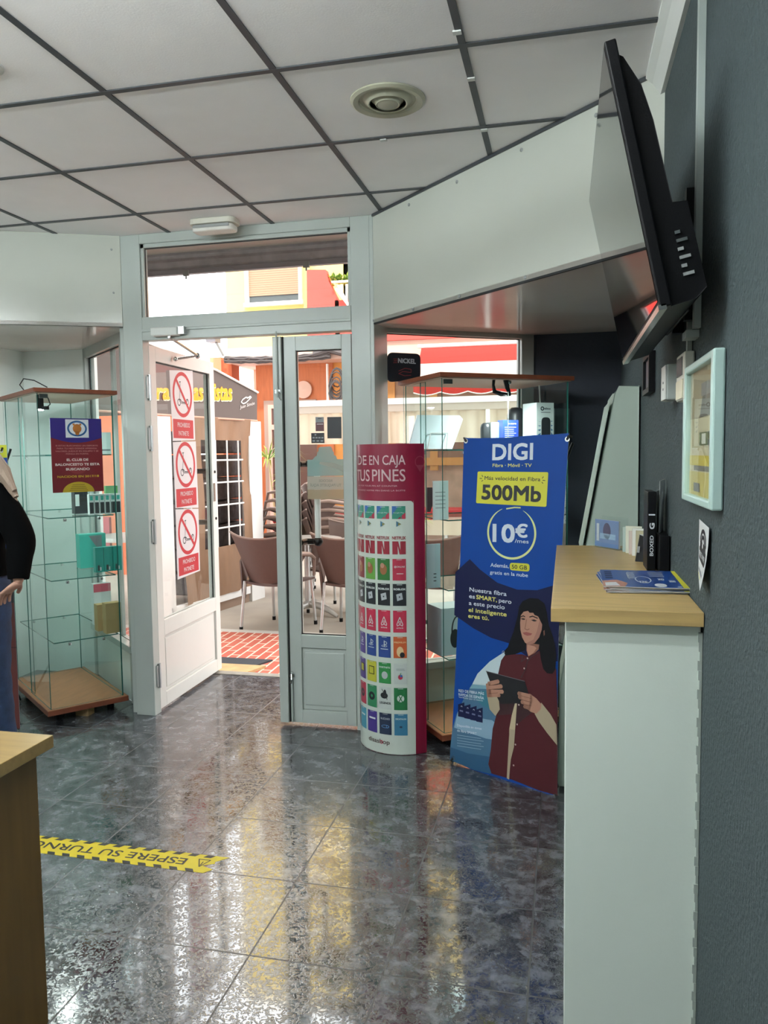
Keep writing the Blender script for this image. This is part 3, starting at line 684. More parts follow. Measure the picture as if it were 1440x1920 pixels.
# thermostat, white box, dark frame on the wall
th = thing('thermostat', (XW, 2.04, 1.58), 'cream room thermostat with grey display beside the framed poster', 'thermostat')
b = MB(); b.box(XW-.026, XW-.001, 1.978, 2.105, 1.578, 1.692, mat('cream plastic', '#c9c7ba', .4)); b.build('body', parent=th, bevel=.004)
b = MB(); b.box(XW-.028, XW-.0262, 2.0, 2.09, 1.638, 1.682, mat('grey display', '#5d6163', .2)); b.build('display', parent=th)
b = MB(); b.box(XW-.0285, XW-.0262, 1.99, 2.095, 1.582, 1.628, mat('cream flap', '#d6cfb4', .45)); b.build('flap', parent=th, bevel=.002)
wb = thing('wall_box', (XW, 2.29, 1.6), 'small white wall unit with indicator dots left of the thermostat', 'control box')
b = MB(); b.box(XW-.034, XW-.001, 2.236, 2.332, 1.594, 1.690, mat('grey white plastic', '#a9b1ad', .4)); b.build('body', parent=wb, bevel=.004)
b = MB(); b.box(XW-.037, XW-.0342, 2.238, 2.330, 1.596, 1.688, WHITEP); b.build('cover', parent=wb)
b = MB()
for z in (1.64, 1.622): b.box(XW-.0378, XW-.0371, 2.278, 2.288, z, z+.006, BLACK)
b.build('indicator', parent=wb)
bf = thing('dark_picture_frame', (XW, 2.93, 1.66), 'small dark picture frame on the wall below the television', 'picture frame')
b = MB(); y0_, y1_, z0_, z1_ = 2.826, 3.05, 1.660, 1.80
for q in ((y0_, y0_+.02, z0_, z1_), (y1_-.02, y1_, z0_, z1_), (y0_+.02, y1_-.02, z0_, z0_+.018), (y0_+.02, y1_-.02, z1_-.018, z1_)): b.box(XW-.022, XW-.001, *q, BLACKP)
b.build('frame', parent=bf)
b = MB(); b.box(XW-.012, XW-.006, y0_+.018, y1_-.018, z0_+.016, z1_-.016, mat('dim print', '#5a5560', .4)); b.build('print', parent=bf)

# white sloped kiosk behind the counter
kk = thing('kiosk', (.2, 3.5, 0), 'tall white wedge shaped kiosk with sloped dark screen behind the counter end', 'kiosk')
KM = mat('pale grey green lacquer', '#a9b8ad', .4)
q = [(.292, .02), (.292, 1.72), (.215, 1.72), (.195, 1.69), (.085, 1.06), (-.02, .45), (-.02, .02)]
b = MB(); b.extr([(x, 3.34, z) for x, z in q], (0, .42, 0), KM); b.build('body', parent=kk, bevel=.004)
b = MB(); b.extr([(x, 3.38, z) for x, z in ((.181, 1.62), (.086, 1.07), (.079, 1.07), (.174, 1.62))], (0, .34, 0), mat('dark glass screen', '#14181a', .06)); b.build('screen', parent=kk)
b = MB(); b.extr([(x, 3.335, z) for x, z in ((.178, 1.66), (.068, 1.03), (.0645, 1.03), (.1745, 1.66))], (0, .43, 0), KM); b.build('edge_strip', parent=kk)

# ------------------------------------------------------------------ things on the counter
ZT = 1.1015
BLUE = mat('leaflet blue', '#1d4489', .3); YEL = mat('print yellow', '#c9c62f', .45); WH = mat('print white', '#c9ced2', .5); SKIN = mat('print skin', '#a8796a', .5); DKB = mat('print navy', '#1c2547', .45)
class Flat:
    def __init__(s, o, sx, sy): s.o = Vector(o); s.s = Vector(sx); s.t = Vector(sy)
    def at(s, a, b_, off=0): return s.o+s.s*a+s.t*b_+Vector((0, 0, off))
def leaflet(z, rot, dx, dy, lab):
    # lies with its yellow head to the wall; local a 0..1 from yellow head, b 0..1
    c0 = Vector((.205+dx, 2.15+dy, z)); ca, sa = math.cos(rot), math.sin(rot)
    W_, L_ = .105, .210
    sx = Vector((-ca, -sa*1, 0))*L_; sy = Vector((-sa, ca, 0))*W_*2.7
    o = c0-sx*.5-sy*.5
    m = MB(); P_ = Flat(o, sx, sy)
    m.extr([P_.at(0, 0), P_.at(1, 0), P_.at(1, 1), P_.at(0, 1)], (0, 0, .0012), WH)
    a = Art(P_, m, step=.0002, base=.0012)
    a.rect(0, 0, 1, 1, BLUE, 1); a.rect(0, 0, .09, 1, YEL, 2)
    a.poly([(.75, 0), (1, 0), (1, .30), (.82, .38), (.7, .2)], SKIN, 2); a.poly([(.8, .05), (.97, .02), (.97, .2), (.84, .24)], WH, 3)
    a.ell((.33, .12), .07, .10, WH, 2); a.ring((.5, .42), .09, .19, .012, WH, 2)
    a.text('15€', (.55, .33), (.46, .33), .10, WH, 3, .02)
    a.text('500', (.2, .40), (.13, .40), .10, WH, 3, .02); a.text('50', (.32, .5), (.25, .5), .10, WH, 3, .02)
    for k in range(4):
        a.rect(.58+.0, .5+k*.1, .66, .53+k*.1, WH, 3); a.rect(.22, .62+k*.08, .40, .64+k*.08, WH, 3)
    for k in range(3): a.ring((.62, .55+.1*k), .05, .16, .007, WH, 2, a0=-.8, a1=1.6)
    for k in range(4): a.rect(.86, .45+.12*k, .95, .52+.12*k, DKB, 3)
    a.text('DIGI', (.145, .08), (.105, .08), .05, WH, 3, .02)
    tag(m.build('leaflet'), lab, 'leaflet', 'blue leaflets lying on the counter')
nl = 8
for i in range(nl):
    t = i/(nl-1)
    lab = 'topmost blue and yellow leaflet of the stack on the oak counter' if i == nl-1 else ('bottom blue and yellow leaflet of the stack on the oak counter' if i == 0 else 'blue and yellow leaflet inside the stack on the oak counter')
    leaflet(ZT+i*.0022, .02+.05*math.sin(i*1.7), -.004*math.sin(i*2.1)+.0, .003*math.cos(i*1.3), lab)

# acrylic brochure holder with brochures and cards
hp = PL((.104, 3.0, ZT), (.081, -.118, 0), (0, 0, 1), (-.82, -.57, 0))
bh = thing('brochure_holder', (.15, 2.94, ZT), 'clear acrylic leaflet holder on the far end of the counter', 'leaflet holder')
AC = glass('clear acrylic', (.97, .98, .98), 1.4)
b = MB(); b.extr([hp.at(0, 0), hp.at(.145, 0), hp.at(.145, .10), hp.at(0, .10)], hp.n*-.003, AC); b.extr([hp.at(0, 0, -.04), hp.at(.145, 0, -.04), hp.at(.145, .115, -.04), hp.at(0, .115, -.04)], hp.n*-.003, AC)
b.extr([hp.at(0, 0), hp.at(.145, 0), hp.at(.145, 0, -.04), hp.at(0, 0, -.04)], (0, 0, .003), AC); b.build('holder', parent=bh)
m = MB(); bb = PL(hp.at(.004, .004, -.006), hp.s, hp.t, hp.n); m.extr([bb.at(0, 0), bb.at(.137, 0), bb.at(.137, .10), bb.at(0, .10)], bb.n*-.006, WH)
a = Art(bb, m); a.rect(0, 0, .137, .10, mat('lilac print', '#6f83ad', .4), 1); a.ell((.07, .06), .022, .03, mat('plum print', '#4a3a5c', .4), 2); a.rect(.01, .02, .025, .085, WH, 2); a.rect(.03, .03, .12, .05, mat('pale blue print', '#9ab5cf', .4), 2); a.rect(.0, .0, .137, .015, mat('blue print', '#5b7fb5', .4), 3)
tag(m.build('brochure'), 'lilac and blue brochure in the clear holder on the counter', 'brochure')
cols_ = ['#9fb2ad', '#c9cbb9', '#b9a9a0', '#cfd2cc', '#a7a184', '#b8bdb9']
for i in range(6):
    y = 2.86-i*.035; x = .20+i*.008
    b = MB(); hh = .088+.008*math.sin(i*2.3); lean = .010*math.sin(i)
    b.extr([(x, y, ZT), (x+.052, y-.02, ZT), (x+.052, y-.02+lean, ZT+hh), (x, y+lean, ZT+hh)], (0, -.010, 0), mat('card %d' % i, cols_[i], .5))
    tag(b.build('standing_card'), ['grey green', 'cream', 'pinkish beige', 'white', 'olive beige', 'pale grey'][i]+' card standing in the row behind the lilac brochure', 'card', 'cards standing on the counter end')
sc_ = thing('card_display', (.24, 2.6, ZT), 'small black folded table card with white lettering beside the brochure cards', 'table card')
b = MB(); b.extr([(.222, 2.60, ZT), (.262, 2.585, ZT), (.262, 2.60, ZT+.075), (.236, 2.61, ZT+.085)], (0, .012, 0), BLACKP); b.build('panel', parent=sc_)
pl_ = PL((.222, 2.6, ZT), (.04, -.015, 0), (0, 0, 1), (-.35, -.93, 0))
a = Art(pl_, step=.0008); a.text('///', (.006, .03), (.014, .03), .02, WH); a.mb.build('lettering', parent=sc_)
# tall black upright display box with white lettering
bx = thing('display_stand', (.27, 2.43, ZT), 'tall narrow black display box with white lettering standing on the counter', 'display box')
b = MB(); b.box(.238, .262, 2.40, 2.52, ZT, ZT+.235, BLACKP); b.build('box', parent=bx, bevel=.002)
pl_ = PL((.238, 2.40, ZT), (1, 0, 0), (0, 0, 1), (0, -1, 0)); a = Art(pl_, step=.0006)
a.rect(.003, .165, .021, .169, WH, 2)
vpl = PL((.238, 2.40, ZT), (0, 0, 1), (-1, 0, 0), (0, -1, 0)); a2_ = Art(vpl, a.mb, step=.0006); a2_.text('BOXED', (.045, -.017), (.105, -.017), .010, WH, 2, .02); a2_.text('G', (.125, -.019), (.142, -.019), .013, WH, 2, .04)
a.mb.build('lettering', parent=bx)
mg = thing('leaflet_rack', (.285, 2.55, ZT), 'black rack of white folded papers leaning by the wall behind the black display box', 'paper rack')
b = MB(); b.box(.268, .296, 2.36, 2.62, ZT, ZT+.11, BLACKP); b.build('rack', parent=mg, bevel=.002)
b = MB(); b.extr([(.272, 2.42, ZT+.10), (.292, 2.50, ZT+.05), (.294, 2.47, ZT+.27), (.276, 2.44, ZT+.265)], (0, .008, 0), mat('white paper', '#cfd3d4', .55)); b.extr([(.270, 2.45, ZT+.11), (.284, 2.52, ZT+.11), (.285, 2.52, ZT+.235), (.268, 2.45, ZT+.235)], (0, .01, 0), mat('grey paper', '#6a6d70', .6)); b.build('paper', parent=mg)
# ------------------------------------------------------------------ glass display cabinets
SHZ = (.445, .79, 1.134, 1.477)
def cabinet(F, dR, LR, dL, LL, zb, zt, lab, nm='display_cabinet'):
    """F front corner, dR unit dir of the right-front face (length LR), dL unit dir of the left-front face (length LL)"""
    F = Vector(F); dR = Vector(dR).normalized(); dL = Vector((-dR.y, dR.x)) if Vector((-dR.y, dR.x)).dot(Vector(dL)) > 0 else Vector((dR.y, -dR.x))
    c = F+dR*LR/2+dL*LL/2
    t = thing(nm, (c.x, c.y, 0), lab, 'display cabinet', 'glass display cabinets')
    def Q(a, b_): p = F+dR*a+dL*b_; return (p.x, p.y)
    M_ = Matrix(((dR.x, dL.x, 0, F.x), (dR.y, dL.y, 0, F.y), (0, 0, 1, 0), (0, 0, 0, 1)))
    o = .0
    b = MB(); b.box(0, LR, 0, LL, zb, zb+.028, CHERRYE, M_); b.box(.004, LR-.004, .004, LL-.004, zb+.028, zb+.0295, CHERRY, M_); b.build('base', parent=t, bevel=.002)
    b = MB(); b.box(0, LR, 0, LL, zt-.022, zt, CHERRYE, M_); b.build('top', parent=t, bevel=.002)
    b = MB(); b.box(.012, LR-.012, .012, LL-.012, zt-.026, zt-.0225, mat('pale underside laminate', '#a98f7c', .5), M_); b.build('underside', parent=t)
    z0, z1 = zb+.030, zt-.027; i = .022; g = .006
    panes = [(i, LR-i, i, i+g), (i, LR-i, LL-i-g, LL-i), (LR-i-g, LR-i, i+g, LL-i-g)]
    for p in panes:
        b = MB(); b.box(*p, z0, z1, CABGL, M_, GEDGE); b.build('glass_panel', parent=t)
    h = LL/2
    for (a0, a1, xo) in ((i+g, h+.02, 0), (h-.02, LL-i-g, .009)):
        b = MB(); b.box(i+xo, i+xo+.005, a0, a1, z0, z1, CABGL, M_, GEDGE); b.build('sliding_door', parent=t)
    for z in SHZ:
        b = MB(); b.box(i+.035, LR-i-.012, i+.016, LL-i-.016, z-.006, z, CABGL, M_, GEDGE); b.build('glass_shelf', parent=t)
        for (a, b_) in ((.14, .030), (LR-.12, .030), (.14, LL-.030), (LR-.12, LL-.030)):
            m_ = MB(); m_.lathe([(.009, 0), (.009, .012), (.005, .016)], M_ @ Vector((a, b_, z-.0225)), CHROME, 10); m_.build('shelf_support', parent=t)
    for (a, b_) in ((.05, .05), (LR-.05, .05), (.05, LL-.05), (LR-.05, LL-.05)):
        m_ = MB(); m_.lathe([(.018, 0), (.02, .01), (.02, zb-.002)], M_ @ Vector((a+.03*(1 if a < .1 else -1), b_+.03*(1 if b_ < .1 else -1), 0)), BLACKP, 12); m_.build('foot', parent=t)
    for (a, b_) in ((i, i),):
        m_ = MB(); m_.box(i+.012, i+.055, i-.003, i+.010, z1-.026, z1-.004, mat('dark clip', '#2d3534', .4), M_); m_.build('corner_clip', parent=t)
    return t, M_
LF_ = Vector((-2.735, 3.600)); LRd = Vector((.28, .35)).normalized()
cabL, CML = cabinet(LF_, LRd, .445, (-.61, .56), .82, .052, 1.832, 'tall glass display cabinet left of the open door, with teal boxes and a club poster')
m_ = MB(); q = CML @ Vector((.22, .08, 0)); m_.box(q.x-.04, q.x+.04, q.y-.03, q.y+.03, 0, .05, OAKSIDE); tag(m_.build('wood_block'), 'small light wood block wedged under the left display cabinet', 'wood block')
RF_ = Vector((-.578, 3.662)); RRd = Vector((.63, .45)).normalized()
cabR, CMR = cabinet(RF_, RRd, .765, (-.32, .46), .50, .052, 1.842, 'tall glass display cabinet right of the door, partly behind the blue banner')

# lamps of the cabinets
lp = thing('cabinet_spotlight', CML @ Vector((.07, .10, 1.8)), 'small black lit spotlight with curly cable under the top of the left cabinet', 'spotlight')
q = CML @ Vector((.060, .12, 0)); b = MB(); b.box(q.x-.012, q.x+.016, q.y-.012, q.y+.012, 1.725, 1.803, BLACKP); b.box(q.x+.016, q.x+.05, q.y-.01, q.y+.01, 1.722, 1.74, BLACKP); b.build('body', parent=lp)
b = MB(); b.lathe([(.016, 0), (.016, -.006), (.0001, -.008)], (q.x+.003, q.y, 1.7245), mat('lit lamp face', '#ffffff', .4, emit=('#eafff4', 25)), 14); b.build('lamp_face', parent=lp)
b = MB(); b.tube([(q.x+.045, q.y, 1.735), (q.x+.065, q.y, 1.75), (q.x+.055, q.y, 1.78), (q.x+.04, q.y, 1.803)], .003, BLACK, 6); b.build('cable', parent=lp)
b = MB(); q2 = CML @ Vector((.03, .30, 0)); b.tube([(q2.x, q2.y, 1.834), (q2.x-.03, q2.y, 1.87), (q2.x+.02, q2.y-.03, 1.90), (q2.x+.14, q2.y-.10, 1.88), (q2.x+.24, q2.y-.13, 1.838)], .003, BLACK, 6); tag(b.build('lamp_cable', smooth=True), 'black lamp cable looping over the top of the left display cabinet', 'cable')
ld = bpy.data.lights.new('cabinet_spot_light', 'AREA'); ld.shape = 'DISK'; ld.size = .03; ld.energy = 4.2; ld.color = (.93, 1, .97)
lo = bpy.data.objects.new('light', ld); COL.objects.link(lo); lo.parent = lp; lo.location = wmat(lp).inverted() @ Vector((q.x+.003, q.y, 1.715))
lr = thing('cabinet_lamp', CMR @ Vector((.42, .12, 1.8)), 'black bracket lamp hanging under the top of the right cabinet', 'lamp')
cp = PL(CMR @ Vector((0, .05, 0)), (RRd.x, RRd.y, 0), (0, 0, 1), (RRd.y, -RRd.x, 0))
ld = bpy.data.lights.new('cabinet_lamp_light', 'AREA'); ld.shape = 'DISK'; ld.size = .04; ld.energy = 3; ld.color = (.93, 1, .97)
lo = bpy.data.objects.new('light', ld); COL.objects.link(lo); lo.parent = lr; lo.location = wmat(lr).inverted() @ cp.at(*cp.px(948, 745), .0)
def cpt(u, v, o=0): a_ = cp.px(u, v); return cp.at(a_[0], a_[1], o)
b = MB(); b.tube([cpt(926, 711), cpt(925, 722), cpt(927, 734), cpt(940, 739), cpt(957, 740)], [.008, .007, .011, .012, .007], BLACKP, 8); b.build('curved_arm', parent=lr, smooth=True)
b = MB(); b.tube([cpt(949, 712), cpt(951, 727), cpt(956, 739)], [.016, .011, .007], BLACKP, 8); b.ball(cpt(953, 716), .016, CHROME); b.build('lamp_head', parent=lr, smooth=True)
b = MB(); b.tube([cpt(951, 735, .01), cpt(951, 790, .01), cpt(950, 840, .01)], .0025, WHITEP, 6); tag(b.build('white_cable'), 'thin white cable hanging from the black lamp in the right cabinet', 'cable', 'white cables in the right cabinet')
b = MB(); b.tube([cpt(1052, 712, -.2), cpt(1056, 790, -.2), cpt(1052, 900, -.2), cpt(1060, 1020, -.2)], .004, WHITEP, 6); tag(b.build('white_cable', smooth=True), 'white cable running down the right rear corner of the right cabinet', 'cable', 'white cables in the right cabinet')

# goods in the left cabinet.  box standing on shelf z, seen at px (u0..u1) with bottom v
def goods(nm, lab, cat, u0, u1, z, h, dep, m, group=None, M_=None, back=.25, rz=None, parts=None):
    M_ = M_ or CML
    dR = Vector((M_[0][0], M_[1][0])); o = M_ @ Vector((0, back, 0))
    pl = PL((o.x, o.y, 0), (dR.x, dR.y, 0), (0, 0, 1), (dR.y, -dR.x, 0))
    if pl.n.dot(Vector((0, 0, 0))-pl.o) < 0: pl.n = -pl.n
    v = 960
    def su(u):  # find s where the pixel column meets the shelf height
        for _ in range(4):
            a_ = pl.px(u, vv[0]); 
            vv[0] += (a_[1]-z)*400
        return pl.px(u, vv[0])[0]
    vv = [960]; s0 = su(u0); vv = [960]; s1 = su(u1)
    t = thing(nm, pl.at((s0+s1)/2, z, -dep/2), lab, cat, group)
    b = MB(); z += .001
    b.extr([pl.at(s0, z), pl.at(s1, z), pl.at(s1, z+h), pl.at(s0, z+h)], pl.n*-dep, m); b.build('carton', parent=t)
    if parts:
        a = Art(PL(pl.at(s0, z), pl.s, pl.t, pl.n), step=.0006); parts(a, s1-s0, h); a.mb.build('print', parent=t)
    return t
TEAL = mat('teal carton', '#3fae9f', .4, var=(6, .04)); TEALD = mat('deep teal carton', '#1f8f84', .4); KRAFT = mat('kraft carton', '#a88f5e', .7, var=(8, .08)); LB = mat('pale box', '#cfd9d6', .45); DKG = mat('dark box', '#2a2d31', .4); PINK = mat('pink print', '#c9596a', .5)
def tealart(a, w, h):
    a.poly([(w*.35, h*.95), (w*.85, h*.95), (w*.85, h*.35)], mat('grey print', '#7c8085', .6), 1)
def phone_icon(a, w, h): a.rect(w*.25, h*.06, w*.5, h*.28, DKG, 1); a.rect(w*.52, h*.06, w*.7, h*.2, WH, 1)
goods('teal_carton', 'large teal carton with grey triangle, behind the small teal boxes in the left cabinet', 'box', 151, 200, SHZ[1], .205, .07, TEAL, parts=tealart, back=.40)
for k, (a0, a1) in enumerate(((180, 195), (196, 212), (213, 229))):
    goods('small_teal_box', ['leftmost', 'middle', 'rightmost'][k]+' of the three small deep teal boxes in the left cabinet', 'box', a0, a1, SHZ[1], .145, .04, TEALD, 'small teal boxes in a row', parts=phone_icon, back=.17)
goods('kraft_box', 'shorter kraft paper box on the lowest shelf of the left cabinet', 'box', 184, 200, SHZ[0], .155, .06, KRAFT, 'kraft boxes', back=.16)
goods('kraft_box', 'taller kraft paper box on the lowest shelf of the left cabinet', 'box', 200, 228, SHZ[0], .175, .06, KRAFT, 'kraft boxes', back=.06)
def pinkart(a, w, h): a.rect(0, h*.8, w, h, PINK, 1); a.rect(0, h*.35, w*.8, h*.45, PINK, 1)
goods('white_pink_carton', 'white carton with pink top behind the kraft boxes in the left cabinet', 'box', 178, 210, SHZ[0], .25, .05, LB, parts=pinkart, back=.34)
goods('dark_box', 'dark box with white label on the third shelf of the left cabinet', 'box', 141, 166, SHZ[2], .15, .06, DKG, parts=lambda a, w, h: a.rect(w*.05, h*.3, w*.35, h*.75, LB, 1), back=.22)
for k in range(6):
    u = 168+k*10
    goods('accessory_pack', ['leftmost', 'second', 'third', 'fourth', 'fifth', 'rightmost'][k]+' white accessory pack in the row below the club poster, left cabinet', 'package', u, u+9, SHZ[2], .115, .03, LB, 'accessory packs in a row',
          parts=lambda a, w, h: (a.rect(w*.1, h*.05, w*.9, h*.6, DKG if True else LB, 1), a.rect(w*.2, h*.7, w*.8, h*.92, TEAL, 1)), back=.10)
goods('pale_green_box', 'small pale box with green lid above the accessory packs in the left cabinet', 'box', 200, 222, SHZ[2], .155, .03, mat('green lid', '#4f9a55', .5), back=.24)
goods('white_carton', 'white carton beside the club poster on the top shelf of the left cabinet', 'box', 190, 209, SHZ[3], .125, .06, LB, parts=lambda a, w, h: a.rect(w*.1, h*.15, w*.9, h*.22, mat('grey print', '#7c8085', .6), 1), back=.14)
# goods in the right cabinet
tp = PL(CMR @ Vector((.0, .30, 0)), (RRd.x, RRd.y, 0), (0, 0, 1), (RRd.y, -RRd.x, 0))
pd = thing('white_display_plate', tp.at(.0, SHZ[3]), 'pale leaning plate with wire easel on the top shelf of the right cabinet', 'display plate')
b = MB(); q = [tp.px(*k_) for k_ in ((766, 842), (848, 842), (868, 786), (862, 779), (783, 778))]; b.extr([tp.at(*k_) for k_ in q], tp.n*-.012, mat('pale grey blue plastic', '#dcebee', .35)); b.build('plate', parent=pd)
b = MB(); b.tube([tp.at(*tp.px(797, 842), .03), tp.at(*tp.px(806, 812), .01), tp.at(*tp.px(838, 812), .01), tp.at(*tp.px(832, 842), .03)], .003, WHITEP, 6); b.build('easel', parent=pd)
def bottle(u0, u1, vt, z, m, back, nm, lab):
    pl = PL(CMR @ Vector((.0, back, 0)), (RRd.x, RRd.y, 0), (0, 0, 1), (RRd.y, -RRd.x, 0))
    s0 = pl.px(u0, 830)[0]; s1 = pl.px(u1, 830)[0]; zt = pl.px(u0, vt)[1]; r = abs(s1-s0)/2; c = pl.at((s0+s1)/2, z+.001)
    b = MB(); h = zt-z; b.lathe([(r*.96, 0), (r, .006), (r, h*.82), (r*.85, h*.94), (r*.5, h*.995), (.0001, h)], c, m, 20); return tag(b.build(nm, smooth=True), lab, 'speaker')
bottle(902, 921, 793, SHZ[3], DKG, .2, 'portable_speaker', 'shorter dark round speaker left of the pale box in the right cabinet')
bottle(953, 981, 764, SHZ[3], DKG, .33, 'portable_speaker', 'taller dark round speaker behind the blue box in the right cabinet')
goods('pale_speaker_box', 'pale box with blue hand print left of the blue box in the right cabinet', 'box', 921, 944, SHZ[3], .135, .08, LB, M_=CMR, back=.16, parts=lambda a, w, h: (a.rect(w*.35, h*.4, w*.75, h*.85, mat('light blue print', '#7fa3d0', .5), 1), a.ell((w*.6, h*.1), w*.3, h*.3, DKG, 2)))
def bluebox(a, w, h):
    for k in range(8): a.rect(w*.12, h*(.25+.07*k), w*(.75+.1*math.sin(k*2)), h*(.27+.07*k), WH, 1)
    a.text('e-nuro', (w*.35, h*.85), (w*.85, h*.85), h*.07, WH, 1, .02); a.rect(w*.05, h*.02, w*.5, h*.16, WH, 1)
goods('blue_box', 'bright blue box with white writing on the top shelf of the right cabinet', 'box', 943, 972, SHZ[3], .145, .05, mat('bright blue carton', '#2f49a8', .4), M_=CMR, back=.12, parts=bluebox)
def tallbox(a, w, h):
    a.rrect([(w*.28, 0.002), (w*.80, 0.002), (w*.80, h*.68), (w*.28, h*.68)], w*.22, DKG, 1); a.ring((w*.33, h*.87), w*.08, w*.08, .005, DKG, 1); a.text('eibos', (w*.45, h*.85), (w*.8, h*.85), h*.045, DKG, 1, .02); a.rect(w*.25, h*.78, w*.8, h*.795, mat('grey print', '#7c8085', .6), 1)
    for k in range(4): a.poly([(w*.05, h*(.3+.1*k)), (w*.25, h*(.34+.08*k)), (w*.2, h*(.28+.1*k))], mat('blue leaf print', '#3b6f9c', .5), 1); a.poly([(w*.95, h*(.3+.1*k)), (w*.82, h*(.36+.08*k)), (w*.86, h*(.28+.1*k))], mat('blue leaf print', '#3b6f9c', .5), 1)
goods('white_speaker_box', 'tall white box printed with a dark speaker on the top shelf, right cabinet', 'box', 1006, 1038, SHZ[3], .235, .13, LB, M_=CMR, back=.10, parts=tallbox)
goods('grey_box', 'dull grey box at the right end behind the tall white speaker box', 'box', 1040, 1068, SHZ[3], .22, .05, mat('dull grey carton', '#4d575c', .6), M_=CMR, back=.30)
ts = tp; 
b = MB(); q = [ts.px(*k_) for k_ in ((801, 960), (807, 960), (821, 914), (801, 914))]; b.extr([ts.at(*k_) for k_ in q], ts.n*-.008, DKG); tag(b.build('tablet_sample'), 'dark leaning tablet on the third shelf of the right cabinet', 'tablet')
goods('price_card', 'pale price card standing on the third shelf of the right cabinet', 'card', 812, 841, SHZ[2], .19, .004, mat('pale aqua card', '#dcebe9', .5), M_=CMR, back=.06, parts=lambda a, w, h: [a.rect(w*.15, h*(.3+.1*k), w*.8, h*(.315+.1*k), mat('grey print', '#7c8085', .6), 1) for k in range(5)])
goods('info_board', 'grey blue board with small print on the second shelf of the right cabinet', 'card', 800, 826, SHZ[1], .22, .006, mat('grey blue card', '#bccfd6', .5), M_=CMR, back=.12, parts=lambda a, w, h: [a.rect(w*.5, h*(.15+.08*k), w*.7, h*(.17+.08*k), DKG, 1) for k in range(3)])
goods('headphone_box', 'large pale box with dark headphones print on the lower shelf of the right cabinet', 'box', 828, 884, SHZ[0], .24, .16, mat('pale steel carton', '#bccbce', .5), M_=CMR, back=.10, parts=lambda a, w, h: (a.ring((w*.55, h*.52), w*.2, h*.3, .008, DKG, 1), a.ell((w*.45, h*.35), w*.16, h*.2, DKG, 1)))

# ------------------------------------------------------------------ club poster on the left cabinet
fp = PL(CML @ Vector((0, .021, 0)), (LRd.x, LRd.y, 0), (0, 0, 1), (LRd.y, -LRd.x, 0))
m = MB(); RED = mat('poster dark red', '#6e1d24', .4); PUR = mat('poster purple', '#2c2170', .4); PY_ = mat('poster gold', '#b9a22c', .4)
a = Art(fp, m, step=.0004, base=.0)
c4 = a.ps([(94, 783), (190.5, 786), (193.5, 922), (98, 923)]); x0 = (c4[0][0]+c4[3][0])/2; x1 = (c4[1][0]+c4[2][0])/2; zt_ = (c4[0][1]+c4[1][1])/2; zb_ = (c4[2][1]+c4[3][1])/2
m.extr([fp.at(x0, zb_, 0), fp.at(x1, zb_, 0), fp.at(x1, zt_, 0), fp.at(x0, zt_, 0)], fp.n*.0008, WH); a.base = .0008
W_, H_ = x1-x0, zt_-zb_
def S(u, v): return (x0+W_*u, zb_+H_*v)
a.rect(x0, zb_, x1, zt_, RED, 1)
a.poly([S(0, 1), S(0, .74)]+[S(t/12, .74-.07*math.sin(PI*t/12)) for t in range(1, 12)]+[S(1, .74), S(1, 1)], PUR, 2)
a.rect(*S(.29, .74), *S(.74, .985), WH, 3); cc = S(.515, .862); a.ring(cc, W_*.175, H_*.095, .010, mat('poster ring blue', '#2b5a8c', .4), 4); a.ell(cc, W_*.085, H_*.062, mat('poster ball orange', '#a8692c', .4), 4); a.ell(S(.515, .80), W_*.04, H_*.03, mat('poster ball orange', '#a8692c', .4), 4)
a.rect(*S(.43, .905), *S(.47, .93), mat('poster ball orange', '#a8692c', .4), 4); a.rect(*S(.56, .905), *S(.60, .93), mat('poster ball orange', '#a8692c', .4), 4)
PKT = mat('poster pink text', '#b98a86', .5); WTT = mat('poster white text', '#d5cfc8', .5)
for k, tt in enumerate(('SI ESTAS BUSCANDO UN DEPORTE', 'PARA TU HIJO DONDE APRENDA', 'VALORES, JUEGUE EN EQUIPO Y SE', 'PONGA EN FORMA')):
    w = (.41, .39, .42, .22)[k]; a.text(tt, S(.5-w, .622-.037*k), S(.5+w, .622-.037*k), H_*.018, PKT, 3, .0)
a.ell(S(.5, .36), W_*.2, H_*.115, mat('poster ball red', '#7d2b30', .4), 2)
for tt, yy, w in (('EL CLUB DE', .425, .21), ('BALONCESTO TE ESTA', .362, .43), ('BUSCANDO', .298, .23)): a.text(tt, S(.5-w, yy), S(.5+w, yy), H_*.031, WTT, 3, .03)
a.text('NACIDOS EN 2017/18', S(.1, .20), S(.91, .20), H_*.027, PY_, 3, .03)
a.poly([S(.5+.31*math.cos(PI*t/20), .0+.14*math.sin(PI*t/20)) for t in range(21)], PY_, 2)
for k in range(4): a.rect(*S(.38-.02*k, .095-.025*k), *S(.62+.02*k, .102-.025*k), mat('poster brown text', '#6b5a20', .5), 3)
tag(m.build('club_poster'), 'dark red and purple basketball club poster stuck on the left glass cabinet', 'poster')

